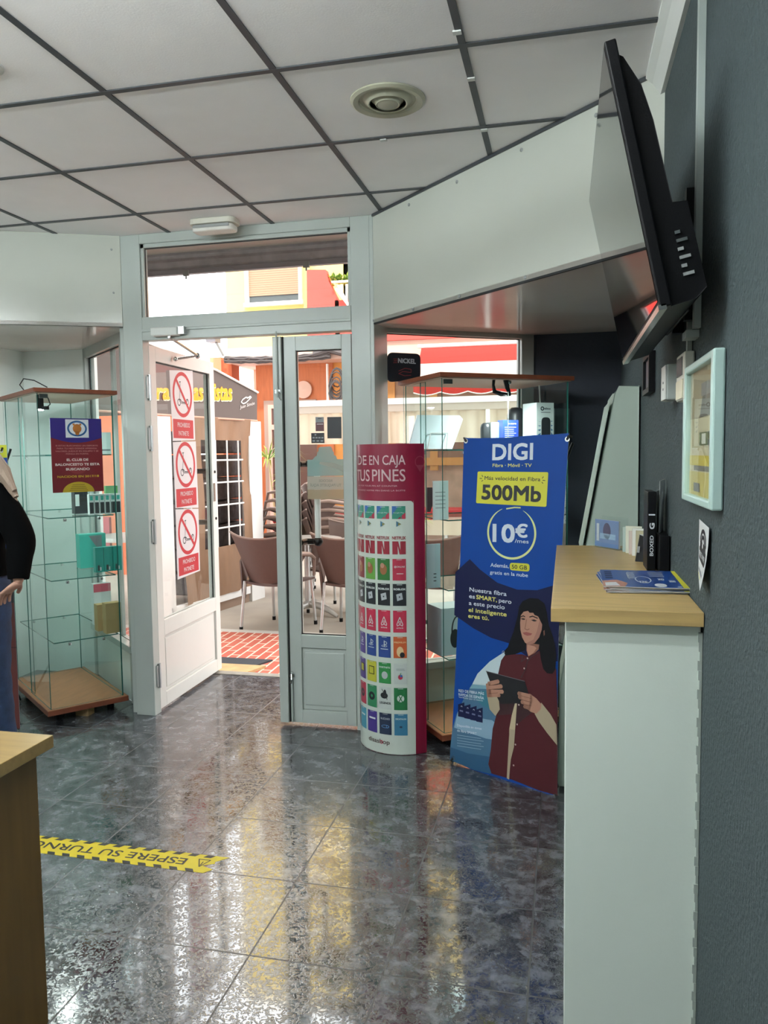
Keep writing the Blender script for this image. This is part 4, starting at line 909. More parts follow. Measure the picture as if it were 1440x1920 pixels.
# ------------------------------------------------------------------ blue banners on x-stands
BB = mat('banner blue', '#0b3f8c', .5, var=(2, .05), spec=.2); NV = mat('banner navy', '#171c40', .5, spec=.2)
BY = mat('banner yellow', '#c2c032', .45); BYT = mat('banner yellow text', '#cfca6a', .45); BW = mat('banner white text', '#c7d0da', .45); BK = mat('banner black text', '#1a1c22', .45)
def banner_frame(t, pl, W, Hh, corners):
    b = MB(); cx = W/2
    for (a0, b0), (a1, b1) in (((.01, .012), (cx, Hh*.5)), ((W-.01, .012), (cx, Hh*.5)), ((cx, Hh*.5), (.01, Hh-.02)), ((cx, Hh*.5), (W-.01, Hh-.02))):
        b.tube([pl.at(a0, b0, -.02), pl.at(a1, b1, -.055)], .006, BLACKP, 8)
    b.build('cross_frame', parent=t, smooth=True)
    b = MB(); p = pl.at(cx, Hh*.5, -.055); b.tube([p, Vector((p.x-pl.n.x*.45, p.y-pl.n.y*.45, .01))], .006, BLACKP, 8); b.ball(p, .022, BLACKP); b.build('rear_leg', parent=t, smooth=True)
    R_ = Matrix(((pl.s.x, pl.t.x, pl.n.x, 0), (pl.s.y, pl.t.y, pl.n.y, 0), (pl.s.z, pl.t.z, pl.n.z, 0), (0, 0, 0, 1)))
    for (a0, b0) in corners:
        b = MB(); b.lathe([(.011, .0006), (.011, .002), (.0055, .002), (.0055, .0006)], pl.at(a0, b0), CHROME, 18, R_); b.lathe([(.005, .0007), (.005, .0009)], pl.at(a0, b0), BLACK, 12, R_); b.build('eyelet', parent=t)
        b = MB(); o_ = .03 if b0 < .5 else .0; b.tube([pl.at(a0, b0, .004), pl.at(a0+(.008 if a0 > W/2 else -.008), b0-.012 if b0 < .5 else b0+.014, .006), pl.at(a0+(.010 if a0 > W/2 else -.010), b0-.03 if b0 < .5 else b0+.012, -.02)], .0045, BLACK, 6); b.build('hook', parent=t, smooth=True)
BLp, BRp = Vector((-.524, 3.545, .035)), Vector((-.022, 3.265, .010))
base_d = (BRp-BLp); base_d.z = 0; base_d.normalize()
nrm_h = Vector((base_d.y, -base_d.x, 0)); 
if nrm_h.y > 0: nrm_h = -nrm_h
lean = .055
td = (Vector((0, 0, 1))-nrm_h*lean).normalized(); nb = base_d.cross(td); 
if nb.y > 0: nb = -nb
bp_ = PL((BLp.x, BLp.y, .02), base_d, td, nb)
ban = thing('banner_stand', ((BLp.x+BRp.x)/2, (BLp.y+BRp.y)/2, 0), 'blue upright banner advertising fibre with a woman holding a tablet, right of the door', 'banner')
m = MB(); a = Art(bp_, m, step=.0005)
P = a.p
TL, TR, BR_, BL_ = P(870, 821), P(1067, 820), P(1045, 1492), P(845, 1424)
# cloth outline with the slight inward sag of its free edges
def sag(p, q, k, n=10, side=0): 
    out = []
    for i in range(n):
        t = i/n; x = p[0]+(q[0]-p[0])*t; y = p[1]+(q[1]-p[1])*t; s_ = k*math.sin(PI*t)
        out.append((x+(s_ if side == 0 else 0), y+(s_ if side == 1 else 0)))
    return out
top = [P(870, 821), P(900, 821.5), P(950, 820.5), P(1000, 816), P(1040, 814.5), P(1067, 812)]
out = top+sag(P(1067, 812), P(1045, 1492), -.018)+[P(1045, 1492), P(1000, 1483), P(950, 1468), P(900, 1450), P(845, 1424)]+sag(P(845, 1424), P(870, 821), .008)[1:]
m.extr([bp_.at(*q) for q in out], bp_.n*-.0012, WH)
a.poly(out, BB, 1)
a.poly([P(854, 1073), P(881, 1048.3), P(900.6, 1068), P(932.5, 1092.4), P(970, 1105.5), P(1007.4, 1106.5), P(1040, 1097), P(1052, 1091), P(1046, 1240), P(1000, 1240), P(957.5, 1207), P(920.8, 1195.7), P(888.7, 1178.5), P(852, 1153)], NV, 2)
# pale clouded field
def c8(x, y): return P(820+x*.22907, 1080+y*.22907)
a.poly([c8(560, 615), c8(430, 700), c8(330, 800), c8(285, 890), c8(215, 1010), c8(160, 1130), c8(125, 1250), c8(108, 1400), c8(105, 1505), c8(300, 1585), c8(600, 1640), c8(600, 700)], mat('banner steel blue', '#3f6784', .45), 3)
a.poly([c8(560, 615), c8(430, 700), c8(330, 800), c8(288, 885), c8(400, 900), c8(600, 870), c8(600, 650)], mat('banner pale cloud', '#b9cbd0', .45), 4)
a.poly([c8(288, 885), c8(265, 920), c8(600, 930), c8(600, 870), c8(400, 895)], mat('banner mid cloud', '#6f99a8', .45), 4)
a.poly([c8(350, 940), c8(300, 990), c8(370, 1060), c8(500, 1120), c8(600, 1120), c8(600, 930)], mat('banner teal', '#2f6f80', .45), 4)
a.poly([c8(170, 1110), c8(200, 1040), c8(280, 1150), c8(450, 1180), c8(600, 1300), c8(600, 1360), c8(400, 1330), c8(140, 1240)], mat('banner pale steel', '#7f9fb5', .45), 4)
a.poly([c8(110, 1400), c8(105, 1505), c8(300, 1585), c8(440, 1620), c8(440, 1480), c8(250, 1450)], mat('banner deep steel', '#235072', .45), 4)
# headline texts
a.tpx('DIGI', (924, 862), (998.5, 861), 29, BW, 3, .025)
a.tpx('Fibra · Móvil · TV', (924, 875.6), (997, 875.6), 6.2, BYT, 3, .012)
a.rrect([P(896, 884), P(1028.5, 885.3), P(1024.8, 950.5), P(892.8, 943.4)], .008, BY, 3)
a.tpx('Más velocidad en Fibra', (909, 899.5), (1013.5, 902.3), 7, BK, 4, .008)
a.tpx('500Mb', (904, 935.3), (1013.5, 940.4), 26.5, BK, 4, .03)
for s0, s1 in (((900, 897), (904, 897.2)), ((904, 891), (906, 894)), ((903.5, 902.5), (906, 900.5)), ((1018, 900.5), (1022.5, 901)), ((1017, 896.8), (1019.5, 893.8)), ((1016.5, 904), (1018.5, 906.5))): a.stroke([P(*s0), P(*s1)], .003, BK, 4)
a.ring(P(958.7, 999), .1225, .1135, .010, mat('banner pale yellow ring', '#cdd28a', .45), 3, 60, math.radians(62), math.radians(62-308), taper=True)
a.stroke([P(950, 954), P(965, 951.5), P(976, 952)], .006, mat('banner pale yellow ring', '#cdd28a', .45), 3)
a.tpx('10', (925, 1014.6), (964.5, 1016.5), 32, BW, 4, .03); a.tpx('€', (967, 1006.5), (989, 1007.5), 23, BW, 4, .025); a.tpx('/mes', (965.8, 1017.4), (991.5, 1019), 7, BW, 4, .01)
a.tpx('Además,', (920, 1062.4), (954, 1064.9), 7, BW, 3, .01)
a.rrect([P(956, 1055), P(993.2, 1057), P(993.2, 1072), P(956, 1069)], .014, BY, 3); a.tpx('50 GB', (960, 1066), (988.5, 1068.2), 7.5, BK, 4, .012)
a.tpx('gratis en la nube', (919, 1075.7), (990, 1082), 6.5, BW, 3, .01)
for tt, q0, q1, mt in (('Nuestra fibra', (880.7, 1108.5), (950, 1117.5), BW), ('es', (880, 1121), (890.6, 1122.6), BW), ('SMART,', (893.5, 1122.8), (932, 1128.5), BYT), ('pero', (935.7, 1129), (959, 1132.2), BW), ('a este precio', (879.6, 1133.8), (946.5, 1142.5), BW), ('el inteligente', (879, 1146.6), (950, 1155.8), BYT), ('eres tú.', (878.4, 1158), (917, 1163), BYT)):
    a.tpx(tt, q0, q1, 7.6, mt, 3, .012 if mt is BW else .022)
for k, tt in enumerate(('RED DE FIBRA MÁS', 'RÁPIDA DE ESPAÑA')): a.tpx(tt, (860.6, 1297+7*k), (908, 1303+8.5*k), 5, BW, 5, .015)
a.tpx('Verifícalo por ti mismo', (860.6, 1308), (906, 1315), 3, BW, 5, 0)
for k in range(4):
    x = 172+50*k; y = 1040+14*k; a.poly([c8(x, y+10), c8(x+52, y-6), c8(x+52, y+118), c8(x, y+108)], NV, 5+k % 2); a.ring(c8(x+30, y+28), .0035, .0035, .0016, BW, 7, 16, -.5, PI+.5); a.rect(*c8(x+14, y+66), *c8(x+42, y+60), mat('banner dim text', '#5c6482', .5), 7)
for k, (tt, w) in enumerate((('Disponible en zonas', 200), ('de fibra SMART', 160))): a.tpx(tt, (820+165*.229, 1080+(1230+42*k)*.229), (820+(165+w)*.229, 1080+(1250+42*k+8)*.229), 4.5, BW, 5, .01)
for k in range(5): a.stroke([c8(165, 1300+22*k), c8(360+20*(k % 2), 1330+22*k)], .0025, mat('banner dim white', '#8fa6b8', .5), 5)
# the woman
HAIR = mat('print black hair', '#121216', .5, spec=.2); FACE = mat('print face', '#a97c68', .45); FSH = mat('print face shade', '#7d5443', .45); SHT = mat('print maroon shirt', '#4c2126', .5, spec=.2); SHD = mat('print maroon dark', '#33161b', .45); KNIT = mat('print beige knit', '#a2957d', .45); UND = mat('print beige shirt', '#b3a587', .45); TAB = mat('print black tablet', '#15161b', .4); LIP = mat('print lips', '#8a4a44', .45)
a.poly([c8(*q) for q in ((700, 640), (735, 655), (760, 650), (840, 610), (905, 690), (975, 760), (985, 1100), (985, 1795), (840, 1755), (600, 1660), (445, 1615), (420, 1540), (440, 1420), (455, 1250), (485, 1140), (430, 1090), (415, 1000), (500, 960), (500, 800), (525, 690), (560, 640))], SHT, 5)
a.poly([c8(*q) for q in ((640, 1035), (655, 1040), (640, 1250), (610, 1420), (590, 1665), (572, 1655), (590, 1400), (592, 1250), (612, 1140))], UND, 6)
a.poly([c8(*q) for q in ((595, 1250), (640, 1260), (630, 1400), (605, 1500), (590, 1660), (572, 1655), (585, 1400))], KNIT, 7)
a.poly([c8(*q) for q in ((505, 1040), (700, 1040), (790, 1110), (720, 1160), (640, 1230), (610, 1130), (500, 1140))], SHD, 5.5)
a.stroke([c8(745, 680), c8(725, 760), c8(690, 830)], .006, SHD, 6); a.stroke([c8(700, 650), c8(690, 700), c8(735, 668)], .005, SHD, 6); a.stroke([c8(830, 625), c8(770, 660), c8(750, 690)], .005, SHD, 6)
for q in ((742, 672), (715, 755), (671, 1053), (657, 1213), (643, 1378), (628, 1548)): a.ell(c8(*q), .004, .004, mat('print button', '#b9a6a0', .4), 8, 12)
a.poly([c8(*q) for q in ((672, 250), (700, 205), (760, 180), (830, 185), (880, 225), (900, 300), (915, 400), (945, 480), (965, 560), (975, 640), (970, 760), (945, 800), (900, 795), (870, 760), (850, 680), (838, 600), (780, 560), (730, 560), (725, 605), (640, 640), (560, 650), (545, 620), (580, 580), (600, 520), (625, 460), (640, 400), (660, 330))], HAIR, 6)
a.poly([c8(*q) for q in ((733, 545), (838, 560), (832, 600), (800, 630), (748, 658), (733, 610))], FSH, 7)
a.poly([c8(*q) for q in ((740, 560), (800, 575), (815, 590), (790, 628), (750, 655), (738, 610))], FACE, 7.5)
a.poly([c8(*q) for q in ((688, 320), (710, 292), (745, 285), (790, 300), (845, 345), (862, 400), (858, 440), (838, 500), (800, 548), (760, 562), (722, 545), (698, 500), (684, 440), (682, 380))], FACE, 8)
a.poly([c8(*q) for q in ((845, 345), (862, 400), (858, 440), (838, 500), (800, 548), (760, 562), (730, 550), (790, 520), (820, 450))], mat('print face half shade', '#94675a', .45), 9)
a.poly([c8(*q) for q in ((685, 300), (700, 280), (745, 282), (760, 300), (790, 300), (800, 318), (830, 330), (860, 390), (870, 330), (840, 260), (780, 225), (710, 240), (680, 270))], HAIR, 10)
a.stroke([c8(690, 333), c8(708, 325), c8(722, 333)], .0040, HAIR, 10); a.stroke([c8(760, 335), c8(785, 328), c8(825, 345)], .0045, HAIR, 10)
a.ell(c8(708, 352), .0085, .0032, mat('print eye', '#2a1c18', .3), 10, 16); a.ell(c8(797, 365), .0095, .0034, mat('print eye', '#2a1c18', .3), 10, 16); a.stroke([c8(690, 350), c8(708, 346), c8(724, 352)], .002, HAIR, 11); a.stroke([c8(775, 360), c8(797, 356), c8(820, 366)], .0022, HAIR, 11)
a.stroke([c8(735, 355), c8(728, 400), c8(722, 428)], .003, FSH, 10); a.stroke([c8(720, 430), c8(740, 440), c8(758, 432)], .0035, FSH, 10)
a.poly([c8(*q) for q in ((703, 462), (735, 457), (782, 470), (770, 484), (740, 488), (716, 478))], LIP, 10)
a.poly([c8(*q) for q in ((872, 450), (882, 440), (884, 480), (876, 490))], FSH, 9); a.ring(c8(545, 625), .006, .007, .002, mat('print silver', '#a7a9ad', .4), 9, 16)
a.poly([c8(*q) for q in ((412, 985), (505, 990), (515, 1090), (480, 1145), (432, 1090))], KNIT, 8)
a.poly([c8(*q) for q in ((855, 1035), (930, 1130), (978, 1215), (985, 1385), (900, 1280), (835, 1190), (800, 1125))], KNIT, 8)
a.poly([c8(*q) for q in ((403, 775), (722, 862), (758, 985), (700, 1040), (520, 1045), (450, 900))], TAB, 9); a.stroke([c8(403, 777), c8(720, 860)], .003, mat('print tablet edge', '#5b5960', .4), 10)
for (q0, q1, w) in (((425, 880), (500, 862), .018), ((415, 912), (525, 902), .019), ((418, 945), (535, 945), .018), ((425, 975), (510, 975), .016)): a.stroke([c8(*q0), c8(*q1)], w, FACE, 10); a.ell(c8(*q1), w/2, w/2, FACE, 10, 14)
a.poly([c8(*q) for q in ((402, 880), (440, 870), (450, 990), (412, 990))], FACE, 10)
for k in range(3): a.stroke([c8(425, 896+33*k), c8(500, 888+33*k)], .0022, FSH, 11)
a.poly([c8(*q) for q in ((760, 960), (815, 1000), (858, 1050), (850, 1090), (815, 1125), (770, 1110), (730, 1080), (760, 1040))], FACE, 10)
for (q0, q1, w) in (((770, 985), (675, 962), .019), ((780, 1015), (680, 990), .018), ((770, 1050), (700, 1030), .017), ((760, 1080), (720, 1068), .015)): a.stroke([c8(*q0), c8(*q1)], w, FACE, 10); a.ell(c8(*q1), w/2, w/2, FACE, 10, 14)
for k in range(3): a.stroke([c8(690+8*k, 978+32*k), c8(775, 1002+30*k)], .0022, FSH, 11)
m.build('cloth', parent=ban)
banner_frame(ban, bp_, .57, 1.50, [P(874, 827), P(1064, 823.5), P(850, 1421), P(1041.5, 1488)])

# second banner at the far left
l0 = Vector((-3.30, 3.42)); l1 = Vector((-2.80, 3.50)); bd = (l1-l0).normalized(); bl_ = PL((l0.x, l0.y, .02), (bd.x, bd.y, 0), (0, 0, 1), (bd.y, -bd.x, 0))
# its right edge follows the pixel column at the left margin
e0 = bl_.px(38, 1366); e1 = bl_.px(29, 834); xr = e0[0]; zt_ = e1[1]; wB = .56
b2 = thing('banner_stand', (l0.x+.2, l0.y, 0), 'blue and yellow banner at the left edge, behind the person in jeans', 'banner')
m = MB(); a = Art(bl_, m, step=.0005); x0 = xr-wB; zb_ = e0[1]
m.extr([bl_.at(x0, zb_), bl_.at(xr, zb_), bl_.at(xr, zt_), bl_.at(x0, zt_)], bl_.n*-.0012, WH)
a.rect(x0, zb_, xr, zt_, BB, 1); a.rect(x0, zt_-.066, xr, zt_, mat('banner bright yellow', '#b9bf20', .45), 2)
a.text('DIGI', (x0+.08, zt_-.19), (xr-.052, zt_-.19), .085, BW, 2, .03)
a.rect(xr-.30, zb_, xr, zb_+.68, mat('print brick red shirt', '#6d3531', .45), 2); a.rect(xr-.30, zb_+.68, xr, zb_+.86, mat('print charcoal', '#2a2c2e', .45), 2); a.stroke([(xr-.2, zb_+.44), (xr, zb_+.44)], .004, SHD, 3)
m.build('cloth', parent=b2)
plb = PL(bl_.at(x0, zb_), bl_.s, bl_.t, bl_.n); banner_frame(b2, plb, wB, zt_-zb_, [(.03, .02), (wB-.03, .02), (.03, zt_-zb_-.03), (wB-.03, zt_-zb_-.03)])

# ------------------------------------------------------------------ curved promotional stand
CRM = mat('crimson print', '#7c1532', .3); CRW = mat('stand pale print', '#bcc6bd', .32); CRT = mat('stand pale pink text', '#bba5a5', .4); CRD = mat('crimson side', '#8e0f38', .35)
cs = Vector((-.803, 3.792)); RR = .215; a0 = math.atan2(3.625-cs.y, -.640-cs.x)
cyl = CylPL(cs, RR, a0)
ps_ = thing('promotional_stand', (cs.x, cs.y, 0), 'curved floor stand printed with rows of gift cards, between the door and the blue banner', 'floor display')
zt_ = cyl.px(740, 832)[1]; sL = 3.50*RR*.92
m = MB(); n = 56; ring = [cyl.at(sL*i/n, 0) for i in range(n+1)]
for i in range(n):
    p, q = ring[i], ring[i+1]; m.add([(p.x, p.y, .002), (q.x, q.y, .002), (q.x, q.y, zt_), (p.x, p.y, zt_)], [(0, 1, 2, 3)], CRW)
back = [(ring[-1].x, ring[-1].y), (cs.x-.12, 3.862), (-.66, 3.862)]
outl = [(p.x, p.y) for p in ring]+[(-.70, 3.862)]
m.prism(outl, .002, .004, CRM); m.prism(outl, zt_-.002, zt_, CRM)
p, q = ring[0], (-.70, 3.862); m.add([(p.x, p.y, .002), (q[0], q[1], .002), (q[0], q[1], zt_), (p.x, p.y, zt_)], [(0, 1, 2, 3)], CRD)
p = ring[-1]; m.add([(p.x, p.y, .002), (q[0], q[1], .002), (q[0], q[1], zt_), (p.x, p.y, zt_)], [(0, 1, 2, 3)], CRM)
m.build('shell', parent=ps_)
a = Art(cyl, step=.0008, maxw=.012); P = a.p
zp = P(770, 939)[1]; sr = P(777.5, 1200)[0]
a.rect(0, 0.002, sr, zt_, CRM, 1); a.rect(sr-.012, zp-.012, sr+.0, zp, CRM, 1); a.rect(0, zp, sL, zt_, CRM, 1)
a.rect(sr-.001, .002, sr+.0, zp, CRW, 1); a.rect(0, .002, P(795.5, 1200)[0], zt_, CRD, 2)
for k in range(5): # rounded corner of the pale panel
    t = k/5*PI/2; a.rect(sr, zp-.014*(1-math.sin(t)), sr+.014*(1-math.cos(t+PI/10)), zp+.001, CRM, 1)
def lin_(L, off):  # horizontal text between pixel columns at height z
    for (tt, u0, u1, v, hp, bo) in L:
        s1 = P(u0, v)[0]; s0 = P(u1, v)[0]; z = P(760, v)[1]; h = (P(760, v-hp)[1]-z)
        a.text(tt, (s1, z), (s0, z), h, CRT, 3, bo)
lin_([('EN CAJA', 693.2, 760, 871, 18, .005), ('PINES', 698.5, 760, 902, 22.5, .005)], 0)
z = P(760, 871)[1]; h = P(760, 853)[1]-z; s0 = P(693.2, 871)[0]+.020; a.text('PIDE', (s0+.14, z), (s0, z), h, CRT, 3, .005)
z = P(760, 902)[1]; h = P(760, 880)[1]-z; s0 = P(698.5, 902)[0]+.016; a.text('TUS', (s0+.12, z), (s0, z), h, CRT, 3, .005)
z = P(745, 912.5)[1]; a.text('ASK FOR YOUR PIN AT COUNTER', (P(745, 912)[0]+.25, z), (P(745, 912)[0], z), .007, CRT, 3, 0)
z = P(760, 921)[1]; a.text('DEMANDEZ VOTRE PIN DANS LA BOÎTE', (P(760, 921)[0]+.30, z), (P(760, 921)[0], z), .007, CRT, 3, 0)
c_ = P(787, 866); PINM = mat('stand faded pin', '#8e3a4c', .35); a.ring(c_, .024, .026, .004, PINM, 3); a.poly([(c_[0]+.021, c_[1]-.015), (c_[0]-.021, c_[1]-.015), (c_[0], c_[1]-.048)], PINM, 3)
cA = (P(761.5, 1100)[0], P(736.5, 1100)[0]); wA = cA[1]-cA[0]; pitch = P(708.5, 1100)[0]-P(736.5, 1100)[0]
cols = [cA[0]+pitch*k for k in range(5)]
rows = [(949, 973), (1015, 1039.5), (1048, 1088.5), (1095, 1136), (1145, 1186), (1194, 1234), (1244, 1283), (1290, 1331.5), (1339, 1379)]
rz = [(P(749, v1)[1], P(749, v0)[1]) for v0, v1 in rows]
C = lambda nm_, c: mat('card print '+nm_, c, .4)
palette = [[('gp', '#2f7f6a')]*5, [('nf', '#8c2433')]*5,
           [('red', '#a32b42'), ('green', '#2f6b33'), ('lime', '#5f9440'), ('darkred', '#7a2a30'), ('red', '#a32b42')],
           [('black', '#1f2328')]*5, [('coral', '#b02c46')]*5,
           [('orange', '#b5562c'), ('royal', '#26407f'), ('royal', '#26407f'), ('violet', '#4b3a7a'), ('teal', '#2f7f6a')],
           [('pale', '#b3bcb8'), ('green2', '#2c8043'), ('yellow', '#a9a936'), ('violet', '#4b3a7a'), ('pale', '#b3bcb8')],
           [('green3', '#1f6a3c'), ('pale', '#b3bcb8'), ('green4', '#2f7d55'), ('red', '#a32b42'), ('pale', '#b3bcb8')],
           [('sea', '#2f6d8c'), ('night', '#1d2a44'), ('purple', '#41337d'), ('cyan', '#3f8aa0'), ('night', '#1d2a44')]]
WC = C('white', '#c2cac6')
def TX(tt, s, z, w, h, mt, bo=.02, L=4): a.text(tt, (s+w, z), (s, z), h, mt, L, bo)
for r, (z0, z1) in enumerate(rz):
    hh = z1-z0
    for k, s in enumerate(cols):
        nm_, c = palette[r][k]; w = wA
        if s+w > sL: continue
        a.rect(s, z0, s+w, z1, C(nm_, c), 2)
        if r not in (1,): a.rect(s+w*.3, z1-.005, s+w*.7, z1-.003, WC, 3)
        mid = s+w/2
        if r == 0:
            a.poly([(s, z0), (s+w*.6, z0), (s, z0+hh*.5)], C('red', '#a32b42'), 3); a.poly([(s+w, z1), (s+w*.5, z1), (s+w, z0+hh*.3)], C('blue', '#2f5f9c'), 3); TX('Google Play', s+w*.1, z0+hh*.45, w*.8, .005, WC, 0)
            zz = P(749, 988)[1]; a.poly([(mid+.012, zz), (mid+.012, zz+.028), (mid-.012, zz+.014)], C('slate blue', '#3b6a84'), 3); a.poly([(mid+.003, zz+.006), (mid-.012, zz+.014), (mid+.003, zz+.02)], C('olive', '#7f7a42'), 4)
        elif r == 1:
            TX('NETFLIX', s, P(749, 1011.5)[1], w, .015, C('nf', '#8c2433'), .02, 3)
            a.poly([(mid+.014, z0), (mid+.014, z1), (mid+.007, z1), (mid-.007, z0)], C('pale', '#b3bcb8'), 3) if False else None
            a.poly([(mid+.003, z1), (mid-.006, z1), (mid-.006, z0+hh*.35)], CRW, 3); a.poly([(mid-.002, z0), (mid+.006, z0), (mid+.006, z0+hh*.65)], CRW, 3)
        elif r == 2:
            if k: a.ell((mid, z0+hh*.5), w*.28, hh*.25, C('brown', '#8a5a38'), 3); a.ell((mid+.005, z0+hh*.68), w*.16, hh*.12, C('skin', '#a97c68'), 4)
            else: TX('@ONLINE', s+w*.08, z0+hh*.6, w*.8, .008, WC, .01, 3); a.rect(s+w*.2, z0+hh*.3, s+w*.7, z0+hh*.33, WC, 3)
        elif r == 3:
            TX('ROBLOX', s+w*.05, z0+hh*.72, w*.88, .009, WC, .04, 3); q = .016; a.poly([(mid-q, z0+hh*.3), (mid+q*.7, z0+hh*.22), (mid+q, z0+hh*.52), (mid-q*.7, z0+hh*.60)], C('silver', '#a3a9ad'), 3); a.rect(mid-.003, z0+hh*.38, mid+.003, z0+hh*.44, C('black', '#1f2328'), 4)
        elif r == 4:
            zc = z0+hh*.38; a.stroke([(mid-.014, zc), (mid-.012, zc-.008), (mid, zc-.002), (mid+.012, zc-.008), (mid+.014, zc), (mid, zc+.034), (mid-.014, zc)], .0035, WC, 3); a.ring((mid, zc+.008), .0045, .006, .003, WC, 3, 16); TX('airbnb', s+w*.25, z0+hh*.18, w*.5, .007, WC, .02, 3)
        elif r == 5:
            if k: a.rect(mid-.002, z0+hh*.5, mid+.002, z0+hh*.8, WC, 3); a.ring((mid-.006, z0+hh*.68), .007, .007, .003, WC, 3, 14); a.ring((mid, z0+hh*.54), .014, .004, .002, WC, 3, 16); a.rect(s+w*.2, z0+hh*.38, s+w*.8, z0+hh*.41, WC, 3)
            else: TX('PREMIUM', s+w*.06, z0+hh*.70, w*.88, .008, C('cream', '#d0b58a'), .02, 3); a.ell((mid, z0+hh*.3), w*.26, hh*.24, C('cream', '#d0b58a'), 3); a.ell((mid-.01, z0+hh*.15), w*.18, hh*.13, C('black', '#1f2328'), 4)
        elif r == 6:
            if k == 0: a.rect(s+w*.2, z0+hh*.72, s+w*.8, z0+hh*.74, C('grey', '#7c8085'), 3); a.rect(s+w*.15, z0+hh*.66, s+w*.8, z0+hh*.68, C('grey', '#7c8085'), 3); a.ell((mid, z0+hh*.34), .011, .012, C('coral', '#b02c46'), 3); a.ell((mid-.004, z0+hh*.40), .006, .006, C('blue', '#2f5f9c'), 4); a.stroke([(mid, z0+hh*.47), (mid-.003, z0+hh*.54)], .003, C('green3', '#1f6a3c'), 4)
            elif k == 1: TX('FORTNITE', s+w*.06, z0+hh*.74, w*.88, .008, WC, .03, 3); a.ell((mid, z0+hh*.4), w*.25, hh*.18, C('silver', '#a3a9ad'), 3)
            else: a.rect(s+w*.2, z0+hh*.35, s+w*.75, z0+hh*.75, C('dark line', '#3a3c20'), 3); a.rect(s+w*.26, z0+hh*.39, s+w*.69, z0+hh*.71, C('yellow', '#a9a936'), 4)
        elif r == 7:
            if k == 0: a.ell((mid, z0+hh*.52), w*.27, w*.27, WC, 3); a.stroke([(mid-.009, z0+hh*.37), (mid+.009, z0+hh*.67)], .004, C('green3', '#1f6a3c'), 4); a.stroke([(mid+.009, z0+hh*.37), (mid-.009, z0+hh*.67)], .004, C('green3', '#1f6a3c'), 4)
            elif k == 1: a.ell((mid+.004, z0+hh*.62), w*.3, hh*.14, C('black', '#1f2328'), 3); a.ell((mid, z0+hh*.75), w*.12, hh*.14, C('black', '#1f2328'), 3); a.stroke([(mid+.016, z0+hh*.9), (mid-.012, z0+hh*.45)], .003, C('black', '#1f2328'), 3); TX('LEGENDS', s+w*.05, z0+hh*.24, w*.9, .010, C('black', '#1f2328'), .03, 3)
            else: a.ell((mid, z0+hh*.5), w*.32, w*.32, C('black', '#1f2328'), 3)
        elif r == 8:
            if k == 0: TX('DECATHLON', s+w*.1, z0+hh*.74, w*.8, .007, WC, .03, 3); a.ell((mid, z0+hh*.4), .007, .005, C('night', '#1d2a44'), 3)
            elif k == 1: TX('BLIZZARD', s+w*.12, z0+hh*.7, w*.75, .009, C('silver', '#a3a9ad'), .02, 3); a.ring((mid, z0+hh*.38), w*.3, .007, .002, C('sky', '#5c8fc0'), 3, 20); a.ring((mid-.012, z0+hh*.38), .006, .006, .002, C('sky', '#5c8fc0'), 4, 14)
            else: a.rect(s+w*.15, z0+hh*.62, s+w*.8, z0+hh*.70, WC, 3)
BRN = C('brown logo', '#4a3530'); z = P(731, 1396)[1]; s0 = P(731, 1396)[0]; a.text('disashop', (s0+.125, z), (s0, z), .022, BRN, 3, .012)
a.ring((s0+.043, z+.008), .006, .008, .003, C('coral', '#b02c46'), 4, 16)
a.mb.build('print', parent=ps_)

# ------------------------------------------------------------------ floor tape
tp0, tp1 = PZ(70, 1583, 0), PZ(407, 1618, 0)
TAPY = mat('yellow floor tape', '#c9b51f', .4, var=(20, .06)); TAPK = mat('black tape print', '#26272a', .45)
dx = Vector((1, -.004, 0)).normalized()
class TP:
    def at(s, a_, b_, off=0): return Vector((-2.35, 2.462, .0006))+dx*a_+Vector((.0, 1, 0))*b_+Vector((0, 0, off))
tpl = TP(); m = MB(); a = Art(tpl, m, step=.0004)
L_ = 1.14; hw = .058
edge = [(L_-.02, -hw), (L_+.005, -.03), (L_-.045, -.012), (L_-.005, .008), (L_-.01, .02), (L_+.03, hw)]
a.poly([(0, -hw)]+edge+[(0, hw)], TAPY, 0)
for i in range(38):
    x = i*.062
    for sgn in (1, -1):
        if x+.05 < L_-.01: 
            o_ = .031*(sgn > 0); a.poly([(x+o_, sgn*hw), (x+o_+.031, sgn*hw), (x+o_+.031-.012, sgn*(hw-.018)), (x+o_-.012, sgn*(hw-.018))], TAPK, 1) if x+o_+.03 < L_ else None
a.text('ESPERE SU TURNO AQUÍ', (L_-.115, .020), (L_-.115-.86, .020), .042, TAPK, 1, .012)
tri = [(L_-.075, -.026), (L_-.030, -.026), (L_-.052, .022)]
a.stroke([(q[0], -q[1]) for q in tri]+[(tri[0][0], -tri[0][1])], .004, TAPK, 1); a.rect(L_-.054, -.012, L_-.050, .012, TAPK, 1)
a.text('ESPERE SU TURNO AQUÍ', (-.02+.12, .020), (-.02, .020), .042, TAPK, 1, .012) if False else None
tag(m.build('floor_tape'), 'yellow and black tape on the floor tiles reading ESPERE SU TURNO AQUÍ', 'floor tape')

